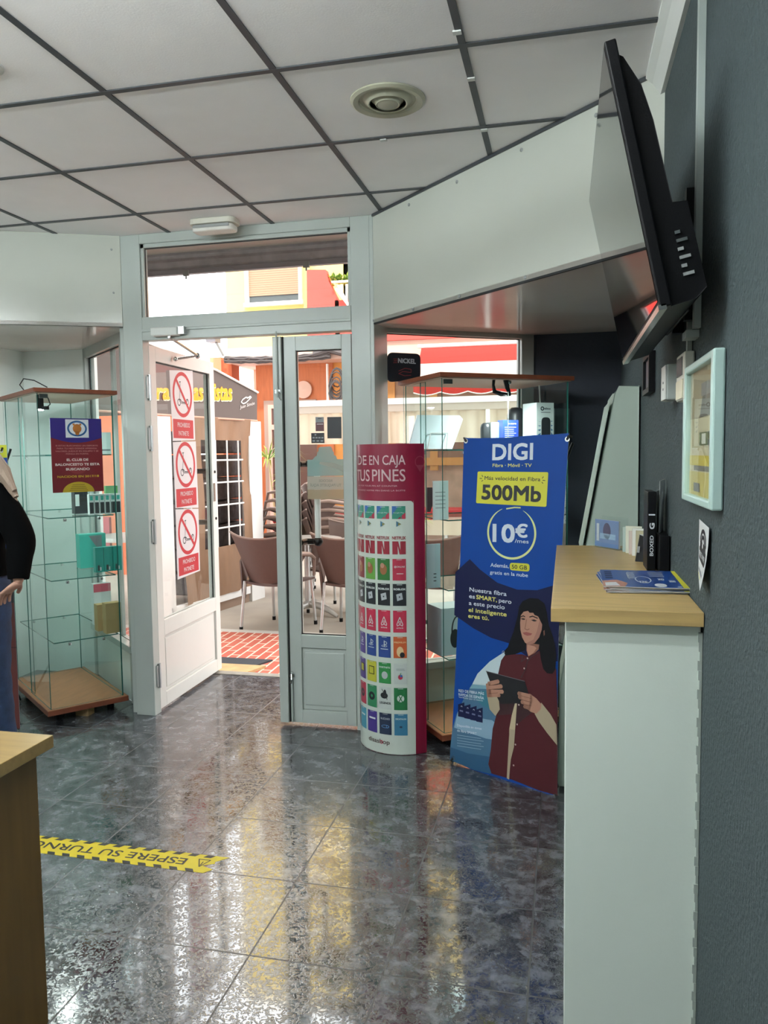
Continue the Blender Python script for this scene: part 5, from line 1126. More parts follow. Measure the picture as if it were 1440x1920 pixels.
# ------------------------------------------------------------------ signs on door leaves
SW = mat('sign paper', '#cfcacb', .45); SR_ = mat('sign red', '#b52a33', .45); SK = mat('sign black', '#2a2a2e', .5)
cnr = [[(317.5, 694), (361, 695), (366, 825), (324, 827)], [(324, 829), (367, 827.5), (372, 952), (329, 953)], [(329, 955), (372, 954), (375, 1070), (333, 1087)]]
names = ['topmost', 'middle', 'lowest']
for k in range(3):
    pl = PL(leaf.o-leaf.n*.012, leaf.s, leaf.t, leaf.n); m = MB(); a = Art(pl, m, step=.0005)
    q = [a.p(*c) for c in cnr[k]]; m.extr([pl.at(*c) for c in q], pl.n*-.0006, SW); a.poly(q, SW, .5)
    x0 = (q[0][0]+q[3][0])/2; x1 = (q[1][0]+q[2][0])/2; zt_ = (q[0][1]+q[1][1])/2; zb_ = (q[2][1]+q[3][1])/2; w = x1-x0; h = zt_-zb_; sh_x = (q[3][0]-q[0][0])
    def S(u, v): return (x0+w*u, zb_+h*v)
    c = S(.5, .655); r = w*.43; a.ring(c, r*.9, r*.95, r*.17, SR_, 1, 44)
    a.ring(S(.34, .54), w*.06, w*.06, w*.02, SK, 1, 18); a.ring(S(.70, .56), w*.055, w*.055, w*.018, SK, 1, 18)
    a.stroke([S(.36, .57), S(.41, .80), S(.40, .83)], w*.015, SK, 1); a.stroke([S(.37, .83), S(.43, .835)], w*.018, SK, 1); a.stroke([S(.36, .59), S(.42, .575), S(.45, .55), S(.66, .545), S(.72, .60)], w*.02, SK, 1); a.stroke([S(.36, .56), S(.44, .53), S(.66, .53)], w*.012, SK, 1)
    a.stroke([(c[0]-r*.62, c[1]+r*.66), (c[0]+r*.62, c[1]-r*.66)], r*.15, SR_, 2)
    a.rect(*S(.06, .03), *S(.94, .30), SR_, 1); a.text('PROHIBIDO', S(.24, .19), S(.78, .19), h*.065, SW, 2, 0); a.text('PATINETE', S(.28, .07), S(.72, .07), h*.065, SW, 2, 0)
    tag(m.build('no_scooter_sign'), names[k]+' of the three red and white no-scooter signs on the open door glass', 'sign', 'no-scooter signs on the open door')
# stickers on the fixed leaf glass
gp = PL((0, YD+.0275, 0), (1, 0, 0), (0, 0, 1), (0, -1, 0)); 
def sticker(nm, lab, quad, base, fn=None):
    m = MB(); a = Art(gp, m, step=.0005); q = [a.p(*c) for c in quad]; m.extr([gp.at(*c) for c in q], gp.n*.0006, base); a.base = .0006
    if fn: fn(a, q)
    return tag(m.build(nm), lab, 'sticker')
sticker('black_panel_sticker', 'plain black square sticker, upper right on the fixed door leaf', [(613.5, 782), (640, 781.5), (640.5, 822), (614, 822)], mat('sticker black', '#26282c', .5))
sticker('payment_sticker', 'small grey and dark red card sticker on the fixed door leaf', [(591.5, 782), (607, 782), (607.5, 808.5), (592, 808.5)], mat('sticker grey', '#7d8184', .5), lambda a, q: (a.pr(592, 792, 607.5, 808.5, mat('sticker dark red', '#5c3138', .5), 1), a.pr(594, 794.5, 606, 796, SW, 2), a.pr(596, 784, 603, 785.5, SK, 2)))
def pay(a, q):
    for i in range(4): a.pr(586+5.5*i, 819.5, 590+5.5*i, 822, mat('sticker pale marks', '#8a8f92', .5), 1)
    for i in range(3): a.pr(586+7.5*i, 825.5, 591+7.5*i, 828, mat('sticker pale marks', '#8a8f92', .5), 1)
    a.pr(590, 814, 593, 816.5, mat('sticker pale marks', '#8a8f92', .5), 1)
sticker('payment_sticker', 'small black sticker with rows of pale marks, below the grey card sticker', [(583.5, 812), (608, 811.5), (608.5, 831), (584, 831)], mat('sticker black', '#26282c', .5), pay)
TQ = film('sticker teal film', '#6f8f8c', .9); TG = film('sticker grey film', '#93958a', .9); TB = film('sticker brown film', '#8a8068', .9)
m = MB(); a = Art(gp, m, step=.0005); P = a.p
st_ = [(576, 862), (586, 862), (590, 857), (594, 854), (595, 848), (597, 846), (597, 840), (601, 838), (620, 837), (622, 840), (624, 846), (626, 848), (626, 853), (630, 855), (632, 861), (643.5, 861), (645, 892), (576.5, 893)]
a.poly([P(*c) for c in st_], TQ, 0); a.poly([P(*c) for c in ((600, 866), (622, 867), (643.5, 874), (644, 884), (620, 876), (598, 870))], mat('sticker pale hand', '#8f9286', .6), 1)
a.pr(576.5, 893, 645, 918, TG, 0); a.pr(577, 918, 645, 936, TB, 0)
a.tpx('RECOGE', (598, 903.5), (623, 903.5), 4.5, mat('sticker faint text', '#6b6f6a', .6), 1, .02, flip=True); a.tpx('TU PAQUETE AQUÍ', (582, 912), (640, 912), 5, mat('sticker faint text', '#6b6f6a', .6), 1, .02, flip=True)
tag(m.build('parcel_sticker'), 'large grey green parcel pickup sticker with mirrored writing on the fixed door leaf', 'sticker')
# sign hung in the right window
wp = PL(wr.o+wr.n*.004, wr.s, wr.t, wr.n)
ns = MB(); a = Art(wp, ns, step=.0008); q = [a.p(*c) for c in ((725.5, 661), (787, 664), (787, 712), (725.5, 717))]
NB = mat('sign dark plastic', '#1c1e24', .35)
def rr(quad, r, n=5):
    o_ = []
    for i in range(4):
        c = Vector(quad[i]); A_ = (Vector(quad[i-1])-c).normalized()*r; B_ = (Vector(quad[(i+1) % 4])-c).normalized()*r
        for k in range(n+1): t = k/n; o_.append(tuple((c+A_)*(1-t)**2+c*2*t*(1-t)+(c+B_)*t*t))
    return o_
ns.extr([wp.at(*c) for c in rr(q, .03)], wp.n*.012, NB); a.base = .012
a.tpx('NiCKEL', (745, 680.5), (777.5, 682.5), 8.5, mat('sign pale text', '#a5a9b0', .5), 1, .03)
for k in range(3): a.stroke([a.p(736+1*k % 2, 673.5+3.5*k), a.p(743, 673.5+3.5*k)], .003, mat('sign dull red', '#7a2f33', .5), 1)
a.stroke([a.p(*c) for c in ((746, 696), (758, 691), (769, 693), (769, 699), (754, 697), (746, 701), (757, 705), (769, 704))], .0035, mat('sign dull red', '#7a2f33', .5), 1)
tag(ns.build('window_sign'), 'black rounded sign reading NiCKEL in the right shop window', 'sign')

# ------------------------------------------------------------------ outside: the building across the street
YBD = 12.0
def B(u, v, y=YBD): return PY(u, v, y)
YW = mat('pale yellow render', '#dbc47a', .85, var=(1.5, .04)); CREAMB = mat('pink beige render', '#cfae9e', .85, var=(2, .05))
ORT = mat('orange glazed wall tile', '#b8683a', .6, var=(9, .12), stretch=(3, 3, .4)); ORD = mat('dark orange render', '#a4502c', .8); SALM = mat('salmon render', '#d9926c', .8, var=(3, .05)); REDP = mat('red parapet paint', '#cf4a41', .8, var=(2, .04))
bl = thing('opposite_building', (-3, YBD, -.05), 'yellow and orange apartment building across the street with red balcony', 'building')
b = MB(); b.box(-5.42, -3.4, YBD, YBD+.3, 3.15, 8.0, YW); b.box(-3.4, 5, YBD+1.1, YBD+1.3, 3.15, 8.0, mat('balcony back wall', '#d8b06a', .85)); b.box(-3.42, -3.4, YBD, YBD+1.1, 3.15, 8, YW); b.build('upper_wall', parent=bl)
b = MB(); b.box(-5.25, 5, YBD-.45, YBD+1.1, 2.93, 3.16, CREAMB); b.build('floor_slab', parent=bl)
b = MB(); b.box(-4.93, -3.62, YBD+.0, YBD+.3, -.05, 2.93, ORT); b.build('ground_floor_wall', parent=bl)
b = MB(); b.box(-3.62, -2.7, YBD+.02, YBD+.3, -.05, 2.93, mat('amber wall', '#c98a45', .8, var=(6, .1))); b.build('ground_floor_wall', parent=bl)
b = MB(); b.box(-5.60, -5.40, YBD-.3, YBD, -.05, 3.05, SALM); b.box(-5.40, -5.22, YBD-.3, YBD, -.05, 3.0, ORD); b.box(-5.22, -4.93, YBD+.6, YBD+.9, -.05, 2.93, mat('pale pink wall', '#d6a793', .85)); b.build('side_wall', parent=bl)
b = MB(); 
red = [B(594, 519), B(628, 519), B(634, 540), B(643, 560), B(652, 577), B(655, 655), B(595, 657)]
b.extr([(q.x, YBD-.5, q.z) for q in red], (0, .15, 0), REDP); b.box(-3.42, 5, YBD-.5, YBD-.35, 3.16, 3.80, REDP); b.build('red_parapet', parent=bl)
RAILW = mat('white painted rail', '#e6e4de', .5)
b = MB()
for q0, q1 in (((622, 529), (655, 527)), ((630, 541), (655, 575)), ((641, 534), (641, 556)), ((650, 533), (650, 568)), ((634, 535), (652, 570))): b.tube([B(*q0, YBD-.6), B(*q1, YBD-.6)], .018, RAILW, 8)
b.build('balcony_rail', parent=bl)
SHB = stripe_mat('beige roller blind', '#7d6450', '#957c64', 9.0, 2, .7)
b = MB(); q0, q1 = B(467, 500), B(562, 552); b.box(q0.x, q1.x, YBD-.03, YBD-.01, q1.z+.01, 5.3, SHB); fw = b.build('blind', parent=bl)
b = MB(); b.box(q0.x-.06, q0.x, YBD-.06, YBD, q1.z-.10, 5.3, RAILW); b.box(q1.x, q1.x+.05, YBD-.06, YBD, q1.z-.10, 5.3, RAILW); b.box(q0.x-.08, q1.x+.07, YBD-.08, YBD, q1.z-.16, q1.z-.10, RAILW); b.build('window_frame', parent=bl)
b = MB(); b.box(q0.x, q1.x, YBD-.015, YBD-.005, q1.z-.10, q1.z+.01, mat('dim window glass', '#4a5154', .2)); b.build('window_pane', parent=bl)
b = MB(); q = B(582, 640); b.tube([(q.x, YBD-.05, 3.16), (q.x, YBD-.05, 6)], .03, YW); b.build('drain_pipe', parent=bl)
b = MB(); q0, q1 = B(497, 752), B(545, 1040); b.box(q0.x, q1.x+.5, YBD-.06, YBD-.01, -.05, q0.z, mat('grey door surround', '#a08c80', .7)); b.build('door_surround', parent=bl)
b = MB(); q0 = B(507, 760); b.box(q0.x, q0.x+.06, YBD-.12, YBD-.06, -.05, q0.z, mat('pink door frame', '#d3a698', .6)); b.box(q0.x+.06, q0.x+.8, YBD-.12, YBD-.06, q0.z-.06, q0.z, mat('pink door frame', '#d3a698', .6)); b.box(q0.x+.06, q0.x+.8, YBD-.12, YBD-.06, q0.z-.40, q0.z-.32, mat('pink door frame', '#d3a698', .6)); b.box(q0.x+.06, q0.x+.8, YBD-.09, YBD-.07, -.05, q0.z-.06, mat('brown door glass', '#5b4640', .3)); b.build('entrance_door', parent=bl)
b = MB(); b.box(-2.7, 5, YBD+.05, YBD+.3, -.05, 2.93, mat('mottled stone wall', '#a68a78', .8, var=(4, .2))); b.build('stone_wall', parent=bl)
b = MB()
for x in (-2.72, -2.05): b.box(x, x+.12, YBD-.05, YBD+.04, 1.2, 2.93, mat('ochre wood', '#b07f45', .6))
b.box(-2.72, 3, YBD-.065, YBD+.04, 1.28, 1.40, mat('ochre wood', '#b07f45', .6)); b.box(-2.60, -2.05, YBD-.03, YBD+.04, 1.4, 2.9, mat('brown shutter', '#8a7460', .7)); b.box(-1.93, 3, YBD-.03, YBD+.04, 1.4, 2.9, mat('brown panel', '#7a5c4c', .7)); b.build('wood_front', parent=bl)
b = MB(); q = B(430, 645); b.box(q.x-.08, q.x+.08, YBD-.7, YBD-.5, 3.24, 3.48, mat('grey lamp housing', '#6b6a70', .5)); b.tube([(q.x+.05, YBD-.6, 3.24), (q.x+.1, YBD-.46, 3.05)], .02, GREYPL); tag(b.build('street_lamp'), 'grey street lamp box on the corner of the yellow building', 'lamp')
# bundle of cables along the slab
b = MB(); CBL = mat('dusty black cable', '#4a4444', .7)
for k in range(5):
    z0 = 2.98+.02*(k-2); pts = []
    for i in range(26):
        x = -5.25+i*(1.75/25); pts.append((x, YBD-.5-.02*(k % 2), z0+.006*math.sin(i*1.3+k*2)+.004*math.sin(i*2.9+k)-.03*math.sin(PI*i/25)))
    b.tube(pts, .016, CBL, 6)
tag(b.build('cable_bundle'), 'bundle of black cables strung along the slab of the opposite building', 'cables')
b = MB(); random.seed(3)
c = B(630, 690, YBD-.5)
for k in range(9):
    r = .07+.07*random.random(); pts = [(c.x+r*math.cos(t/12*2*PI)*.9+.02*random.random(), YBD-.5-.01*k, c.z-.15-.03*k+r*1.6*math.sin(t/12*2*PI)) for t in range(13)]; b.tube(pts, .011, CBL, 5)
b.tube([(c.x-.35, YBD-.5, 3.0), (c.x-.1, YBD-.52, 3.06), (c.x+.15, YBD-.5, 2.98), (c.x+.2, YBD-.5, 2.6)], .05, CBL, 8)
tag(b.build('cable_coil'), 'tangle of coiled black cables hanging at the right of the orange wall', 'cables')
b = MB(); q = B(618, 750); b.tube([(q.x, YBD-.1, 2.9), (q.x, YBD-.1, 2.2)], .02, RAILW); tag(b.build('white_pipe'), 'thin white pipe running down the orange wall', 'pipe')
b = MB(); q = B(570, 731); b.lathe([(.14, 0), (.14, .03), (.0001, .05)], (q.x, YBD-.01, q.z), CREAMB, 24, Matrix.Rotation(PI/2, 4, 'X')); tag(b.build('wall_disc'), 'round pink beige disc mounted on the orange tiled wall', 'wall lamp')
# plants on the balcony
LEAF = mat('yellow green leaf', '#9fb04a', .6, var=(20, .2)); LEAFD = mat('green leaf', '#5f7c3a', .6, var=(20, .2))
b = MB(); random.seed(5)
for k in range(160):
    q = B(620+random.random()*40, 521+random.random()*12, YBD-.45); d_ = Vector((random.uniform(-1, 1), random.uniform(-1, 1), random.uniform(-.3, 1))).normalized()*.10; s_ = d_.cross(Vector((0, 0, 1))).normalized()*.025
    b.add([q, q+d_*.5+s_, q+d_, q+d_*.5-s_], [(0, 1, 2, 3)], LEAF if k % 3 else LEAFD)
tag(b.build('balcony_foliage', kind='stuff'), 'yellow green foliage trailing over the balcony rail', 'plants')

# red scalloped awning over the terrace
aw = thing('awning', (-.8, 10.2, 2.2), 'red awning with scalloped edge, sunlit cloth coloured white, seen through the right shop window', 'awning')
AWR = film('red awning cloth', '#d23a30', .97); AWW = film('awning cloth painted sunlit white', '#efe0d6', .97)  # white stands for sunlight on the awning, put into the cloth colour
yA, yB = YBD-.6, 9.9
tl, tr = PY(790, 655, yA), PY(1060, 640, yA); bl3, br3 = PY(775, 722, yB), PY(1060, 722, yB)
zA = (tl.z+tr.z)/2; zB = bl3.z
n_ = 14; rows_ = []
vs = []; 
for i in range(9):
    t = i/8; y = yA+(yB-yA)*t; x0 = tl.x+(bl3.x-tl.x)*t; x1 = 1.6
    z = zA+(zB-zA)*t-.05*math.sin(PI*t)
    vs.append([(x0, y, z), (x1, y, z)])
b = MB()
for i in range(8): b.extr([vs[i][0], vs[i][1], vs[i+1][1], vs[i+1][0]], (0, 0, .006), AWR if i < 3 else AWW)
b.build('canopy', parent=aw)
b = MB(); k = 10; pts = [(bl3.x, yB, zB)]; W_ = 1.6-bl3.x
bot = []
for i in range(k*6+1):
    t = i/(k*6); bot.append((bl3.x+W_*t, yB, zB-.10-.035*abs(math.sin(PI*t*k))))
b.extr([(1.6, yB, zB), (bl3.x, yB, zB)]+bot, (0, .006, 0), AWR); b.build('valance', parent=aw)
b = MB(); b.tube([bot[i] for i in range(len(bot))], .008, RAILW, 6); b.build('valance_trim', parent=aw)
b = MB(); b.tube([(tl.x-.05, yA, zA+.03), (1.6, yA, zA+.03)], .03, RAILW, 10); b.build('roller', parent=aw)
# terrace enclosure: white rail, cream curtains, clear plastic and a lower cream band
te = thing('terrace_enclosure', (-1.3, 9.6, -.05), 'white framed terrace enclosure with rolled cream curtains across the street', 'terrace enclosure')
yT = 9.6; WR = mat('white terrace frame', '#e9e7e2', .5); CUR = film('cream curtain', '#ddd3be', .98)
zr = PY(800, 752, yT).z; zc = PY(800, 830, yT).z
xl_ = PY(524, 800, yT).x; xl2 = PY(540, 800, yT).x
b = MB(); b.box(xl_, 1.6, yT-.03, yT+.03, zr-.03, zr+.045, WR); b.box(xl_, 1.6, yT-.02, yT+.02, zr-.12, zr-.03, mat('grey beige rail', '#b8aca0', .6)); b.build('top_rail', parent=te)
b = MB(); b.box(xl_, xl2, yT-.03, yT+.03, -.05, zr-.12, WR); b.build('corner_post', parent=te)
for xx in (-2.35, -.95, .4): b = MB(); b.box(xx, xx+.05, yT-.02, yT+.02, -.05, zr-.12, WR); b.build('post', parent=te)
def curtain(x0, x1, z0, z1, y, m, name, par, amp=.03, wl=.22):
    b = MB(); n = int((x1-x0)/.03); V = []
    for j in range(2):
        for i in range(n+1): x = x0+(x1-x0)*i/n; V.append((x, y+amp*math.sin(x/wl*2*PI+j*.8)+amp*.4*math.sin(x*31), z0+(z1-z0)*j))
    b.add(V, [(i, i+1, n+2+i, n+1+i) for i in range(n)], m); return b.build(name, parent=par, smooth=True)
curtain(xl2, 1.5, zc, zr-.11, yT+.03, CUR, 'cream_curtain', te)
z1_, z0_ = PY(820, 975, yT).z, PY(820, 1004, yT).z
curtain(-3.3, 1.5, z0_, z1_, yT+.03, CUR, 'lower_band', te, .01, .3)
b = MB(); b.box(xl2, 1.5, yT+.01, yT+.012, z1_, zc, glass('soft clear plastic', (.9, .88, .86), 1.2), emt=WR); b.build('clear_plastic', parent=te)
# red tables and chairs behind it
REDF = mat('red cloth', '#b32830', .6)
for k, (x, lab) in enumerate(((-3.0, 'left'), (-1.6, 'middle'), (-.2, 'right'))):
    t = thing('bistro_table', (x, 10.6, -.05), 'table with red cloth inside the terrace enclosure, '+lab+' of three', 'table', 'red tables in the terrace')
    b = MB(); b.box(x-.35, x+.35, 10.3, 10.9, .66, .70, REDF); b.box(x-.355, x+.355, 10.295, 10.905, .42, .661, REDF); b.build('tablecloth', parent=t)
    b = MB(); b.tube([(x, 10.6, -.05), (x, 10.6, .66)], .03, ALU); b.lathe([(.22, 0), (.2, .02), (.03, .03)], (x, 10.6, -.05), ALU); b.build('pedestal', parent=t)
for k, (x, lab) in enumerate(((-2.75, 'left'), (-2.25, 'second'), (-1.05, 'third'))):
    t = thing('red_chair', (x, 11.2, -.05), 'red chair against the stone wall in the terrace, '+lab+' from the left', 'chair', 'red chairs in the terrace')
    b = MB(); b.box(x-.2, x+.2, 11.0, 11.4, .40, .44, REDF); b.build('seat', parent=t); b = MB(); b.box(x-.2, x+.2, 11.38, 11.42, .45, .95, REDF); b.build('backrest', parent=t)
    for dx_ in (-.18, .18):
        for dy_ in (11.02, 11.38): b = MB(); b.tube([(x+dx_, dy_, -.05), (x+dx_, dy_, .42)], .014, ALU, 6); b.build('leg', parent=t)

# ------------------------------------------------------------------ the tent with the yellow lettering
q0, q1 = Vector((-3.375, 6.271)), Vector((-3.132, 7.622))
tpn = vplane(q0, q1); 
if tpn.s.y < 0: tpn.s = -tpn.s
if tpn.n.x < 0: tpn.n = -tpn.n
tpn.o = Vector((q0.x, q0.y, 0)); P = tpn.px
GRYT = mat('dark taupe awning cloth', '#5f5450', .75, var=(2, .05)); TAN = mat('tan tarpaulin', '#876850', .6, var=(3, .10), bump=(4, .8), stretch=(1, 3, 1)); POSTW = mat('white tent post', '#e3e1dd', .5)
tn = thing('terrace_tent', (q0.x, q0.y+.6, -.05), 'terrace tent with taupe valance, yellow lettering and tan side wall across from the open door', 'tent')
m = MB(); a = Art(tpn, m, step=.002)
V0 = P(482, 736); V1 = P(482, 789); V2 = P(404, 781); V3 = P(404, 694)
sl = (V3[1]-V0[1])/(V3[0]-V0[0])
xe = -3.2
ol = [(V0[0], V0[1]), (V1[0], V1[1]), (V0[0], V1[1])][:2]+[(xe, V2[1]-.02), (xe, V0[1]+sl*(xe-V0[0])*.45+.25), (V3[0], V3[1])]
m.extr([tpn.at(*q) for q in ol], tpn.n*-.01, GRYT); m.build('valance', parent=tn)
m = MB(); m.tube([tpn.at(V0[0], V0[1], .01), tpn.at(V3[0], V3[1], .01), tpn.at(*ol[3], .01)], .012, POSTW, 8); m.tube([tpn.at(V1[0], V1[1], .0), tpn.at(xe, V2[1]-.02, .0)], .010, mat('pink beige piping', '#c79a86', .6), 8); m.build('edge_tube', parent=tn)
m = MB(); a = Art(tpn, m, step=.004)
YT = mat('yellow lettering', '#e6a21c', .5); WT_ = mat('cream lettering edge', '#efe2c4', .5)
for (tt, u0, u1, v, hp) in (('ra', 293, 316, 748, 30), ('Las Vistas', 352, 433, 749.5, 33)):
    a.tpx(tt, (u0+1, v+2), (u1+1, v+2), hp, WT_, 1, .03, skew=.15); a.tpx(tt, (u0, v), (u1, v), hp, YT, 2, .03, skew=.15)
WHT = mat('white logo line', '#dcd8d4', .5)
a.stroke([P(*c) for c in ((468, 746), (460, 745), (454, 749), (451, 754), (455, 757), (460, 755), (466, 749), (470, 745), (468, 743), (462, 747))], .012, WHT, 2)
a.tpx('Juan Simón', (449, 766.5), (476, 758.5), 6, WHT, 2, .0, skew=.3)
m.build('lettering', parent=tn)
# posts
m = MB(); c0 = P(330, 1172)[0]; 
def post(u0, v0, u1, v1, zt, name):
    s0 = P(u0, v0)[0]; s1 = P(u1, v1)[0]; m = MB(); m.extr([tpn.at(s0, -.05), tpn.at(s1, -.05), tpn.at(s1, zt), tpn.at(s0, zt)], tpn.n*-.10, POSTW); return m.build(name, parent=tn, bevel=.004)
post(306, 1160, 331, 1160, V2[1]-.03, 'post'); post(472, 1060, 495, 1060, V1[1]-.01, 'post')
# tan side wall with a window
sA, sB = P(345, 1000)[0], P(471, 900)[0]; zt0 = V2[1]-.01
wA_, wB_ = P(384, 1000)[0], P(455, 930)[0]; wz1 = P(440, 826)[1]; wz0 = P(440, 1020)[1]; wz0b = P(384, 1032)[1]
zlow = P(450, 1106)[1]
m = MB()
for (s0, s1, z0, z1) in ((sA, wA_, zlow, zt0), (wB_, sB, zlow, zt0), (wA_, wB_, zlow, wz0), (wA_, wB_, wz1, zt0)):
    nx = max(1, int((s1-s0)/.05)); nz = max(1, int((z1-z0)/.05)); V = []
    for j in range(nz+1):
        for i in range(nx+1):
            s_ = s0+(s1-s0)*i/nx; z = z0+(z1-z0)*j/nz; V.append(tpn.at(s_, z, .012*math.sin(s_*9+z*5)+.008*math.sin(s_*23-z*7)))
    m.add(V, [(j*(nx+1)+i, j*(nx+1)+i+1, (j+1)*(nx+1)+i+1, (j+1)*(nx+1)+i) for j in range(nz) for i in range(nx)], TAN)
m.build('side_wall', parent=tn, smooth=True)
m = MB(); a = Art(tpn, m, step=.001); 
m.add([tpn.at(*q, -.004) for q in ((wA_, wz0), (wB_, wz0), (wB_, wz1), (wA_, wz1))], [(0, 1, 2, 3)], glass('tent plastic', (.72, .70, .70), 1.25)); m.build('clear_window', parent=tn)
m = MB(); GL_ = mat('white window lattice', '#dedcd8', .5)
for k in range(1, 4):
    s_ = wA_+(wB_-wA_)*k/3.4; m.tube([tpn.at(s_, wz0, .01), tpn.at(s_, wz1, .01)], .008, GL_, 6)
for v in (862, 902, 943, 984): z = P(452, v)[1]; m.tube([tpn.at(wA_, z+.0, .01), tpn.at(wB_, z, .01)], .009, GL_, 6)
m.build('window_lattice', parent=tn)
m = MB(); z = P(450, 1110)[1]; s1 = P(470, 1100)[0]; m.extr([tpn.at(sA-.2, z-.045), tpn.at(s1, z-.045), tpn.at(s1, z+.03), tpn.at(sA-.2, z+.03)], tpn.n*-.05, POSTW); m.build('bottom_rail', parent=tn)
m = MB(); m.extr([tpn.at(sA-.2, -.05, -.02), tpn.at(s1, -.05, -.02), tpn.at(s1, .10, -.02), tpn.at(sA-.2, .10, -.02)], tpn.n*-.05, mat('brown skirting board', '#8c7462', .7)); m.build('skirting', parent=tn)
m = MB(); m.extr([tpn.at(xe, 2.0, -.05), tpn.at(V0[0], V1[1]+.1, -.05), tpn.at(V0[0], V1[1]+.12, -3.0), tpn.at(xe, 2.4, -3.0)], (0, 0, .01), GRYT); m.build('roof', parent=tn)
# what stands inside the tent
m = MB(); RAT = mat('dark ribbed wicker', '#3e3a3c', .7, bump=(14, 1.0), var=(14, .5))
for k in range(7):
    c0 = tpn.at(wB_-.06, .05+.24*k, -.55); m.box(c0.x-.4, c0.x+.3, c0.y-.25, c0.y+.55, c0.z, c0.z+.225, RAT)
tag(m.build('stacked_armchairs', bevel=.02), 'stack of dark wicker armchairs seen through the tent window', 'chair stack')
m = MB(); m.box(-6.5, -4.6, 8.9, 9.0, -.05, 2.0, mat('orange tent wall', '#cf6a3e', .7, var=(3, .1))); tag(m.build('orange_wall_panel'), 'orange panel behind the tent window', 'wall panel')
m = MB(); c0 = tpn.at(wA_+.05, 0, -.9); m.lathe([(.35, .70), (.36, .72), (.35, .74)], (c0.x, c0.y, -.05), RAILW, 24); m.tube([(c0.x, c0.y, -.05), (c0.x, c0.y, .66)], .03, ALU); tag(m.build('white_table'), 'round white table seen through the tent window', 'table')
m = MB(); c0 = tpn.at(wA_+.1, 0, -1.5); m.box(c0.x-.22, c0.x+.22, c0.y, c0.y+.04, .38, .85, mat('crimson plastic', '#c2344a', .5)); m.box(c0.x-.22, c0.x+.22, c0.y-.4, c0.y, .36, .40, mat('crimson plastic', '#c2344a', .5)); tag(m.build('crimson_chair'), 'crimson chair seen through the tent window', 'chair')

# ------------------------------------------------------------------ brown resin chairs and their tables
CHB = mat('brown resin', '#5a4640', .5, var=(30, .04)); CHE = mat('brown resin edge', '#8c766c', .4)
def chair_proto(label, group=None):
    """faces +Y; origin on the ground under the seat"""
    t = thing('terrace_chair', (0, 0, 0), label, 'chair', group)
    def shell(fn, nu, nv, th, name, m=CHB):
        V = []; F = []
        for sgn in (0, 1):
            for j in range(nv+1):
                for i in range(nu+1): V.append(fn(i/nu, j/nv, sgn*th))
        N_ = (nu+1)*(nv+1)
        for j in range(nv):
            for i in range(nu):
                a_ = j*(nu+1)+i; F.append((a_, a_+1, a_+nu+2, a_+nu+1)); F.append((N_+a_, N_+a_+nu+1, N_+a_+nu+2, N_+a_+1))
        rim = [i for i in range(nu+1)]+[j*(nu+1)+nu for j in range(1, nv+1)]+[nv*(nu+1)+i for i in range(nu-1, -1, -1)]+[j*(nu+1) for j in range(nv-1, 0, -1)]
        for k in range(len(rim)): p, q = rim[k], rim[(k+1) % len(rim)]; F.append((p, q, N_+q, N_+p))
        b = MB(); b.add(V, F, m); return b.build(name, parent=t, smooth=True, world=False)
    def back(u, v, o):
        x = (u-.5); w = .40+.20*v**1.3; z = .42+.39*v+.045*v*abs(2*x)**2.2; y = -.20-.13*v-.07*(1-abs(2*x)**2)*.9+.0+o*1.0+.04
        return Vector((x*w, y, z))
    def seat(u, v, o):
        x = (u-.5); return Vector((x*(.42+.04*v), -.22+.44*v, .435-.02*math.cos(x*2.8)-o-.02*v*v*0))
    shell(back, 12, 8, .012, 'backrest'); shell(seat, 8, 6, .02, 'seat')
    b = MB(); b.tube([back(i/12, 1.0, .006)+Vector((0, 0, .004)) for i in range(13)], .009, CHE, 6); b.build('back_rim', parent=t, smooth=True, world=False)
    for sx in (-1, 1):
        b = MB(); b.extr([(sx*.205, -.25, .28), (sx*.215, -.20, .28), (sx*.225, -.17, .44), (sx*.25, .02, .64), (sx*.25, -.16, .665), (sx*.245, -.22, .60)], (sx*.012, 0, 0), CHB); b.build('armrest', parent=t, world=False, bevel=.004)
        b = MB(); b.tube([(sx*.255, -.18, .66), (sx*.262, -.05, .668), (sx*.258, .10, .645), (sx*.24, .20, .60), (sx*.225, .21, .44)], [.016, .02, .02, .016, .013], CHE, 8); b.build('arm_rail', parent=t, smooth=True, world=False)
        for y in (-.235, .20):
            b = MB(); b.tube([(sx*.205, y*.95, .43), (sx*.225, y*1.12, .03)], .0135, ALU, 10); lg = b.build('leg', parent=t, smooth=True, world=False)
            b = MB(); b.tube([(sx*.225, y*1.12, .035), (sx*.2255, y*1.125, .0)], .0165, BLACKP, 10); b.build('foot_cap', parent=lg, smooth=True, world=False)
    return t
def place(t, x, y, rz, z=-.05, rx=0.0): t.location = (x, y, z); t.rotation_euler = (rx, 0, math.radians(rz))
ch = chair_proto('brown resin chair with aluminium legs, its back to the open doorway', 'terrace chairs around the tables')
place(ch, -2.44, 6.36, -14)
def another(x, y, rz, label, z=-.05, rx=0, group='terrace chairs around the tables'):
    c = copy_tree(ch); c['label'] = label; c['group'] = group; place(c, x, y, rz, z, rx); return c
another(-1.76, 6.42, -4, 'brown resin chair seen with its back behind the fixed door leaf')
another(-2.12, 7.15, 165, 'brown resin chair facing the shop, behind the pull handle of the fixed leaf')
another(-1.02, 6.45, -12, 'brown resin chair seen low through the right glass cabinet')
another(-.35, 7.4, 170, 'brown resin chair on the terrace beyond the right shop window')
for k in range(6):
    another(-3.06, 8.12, 80, ['lowest', 'second', 'third', 'fourth', 'fifth', 'topmost'][k]+' chair of the stack beside the white tent post', z=-.05+.095*k, rx=.055*k, group='stacked chairs by the tent post')
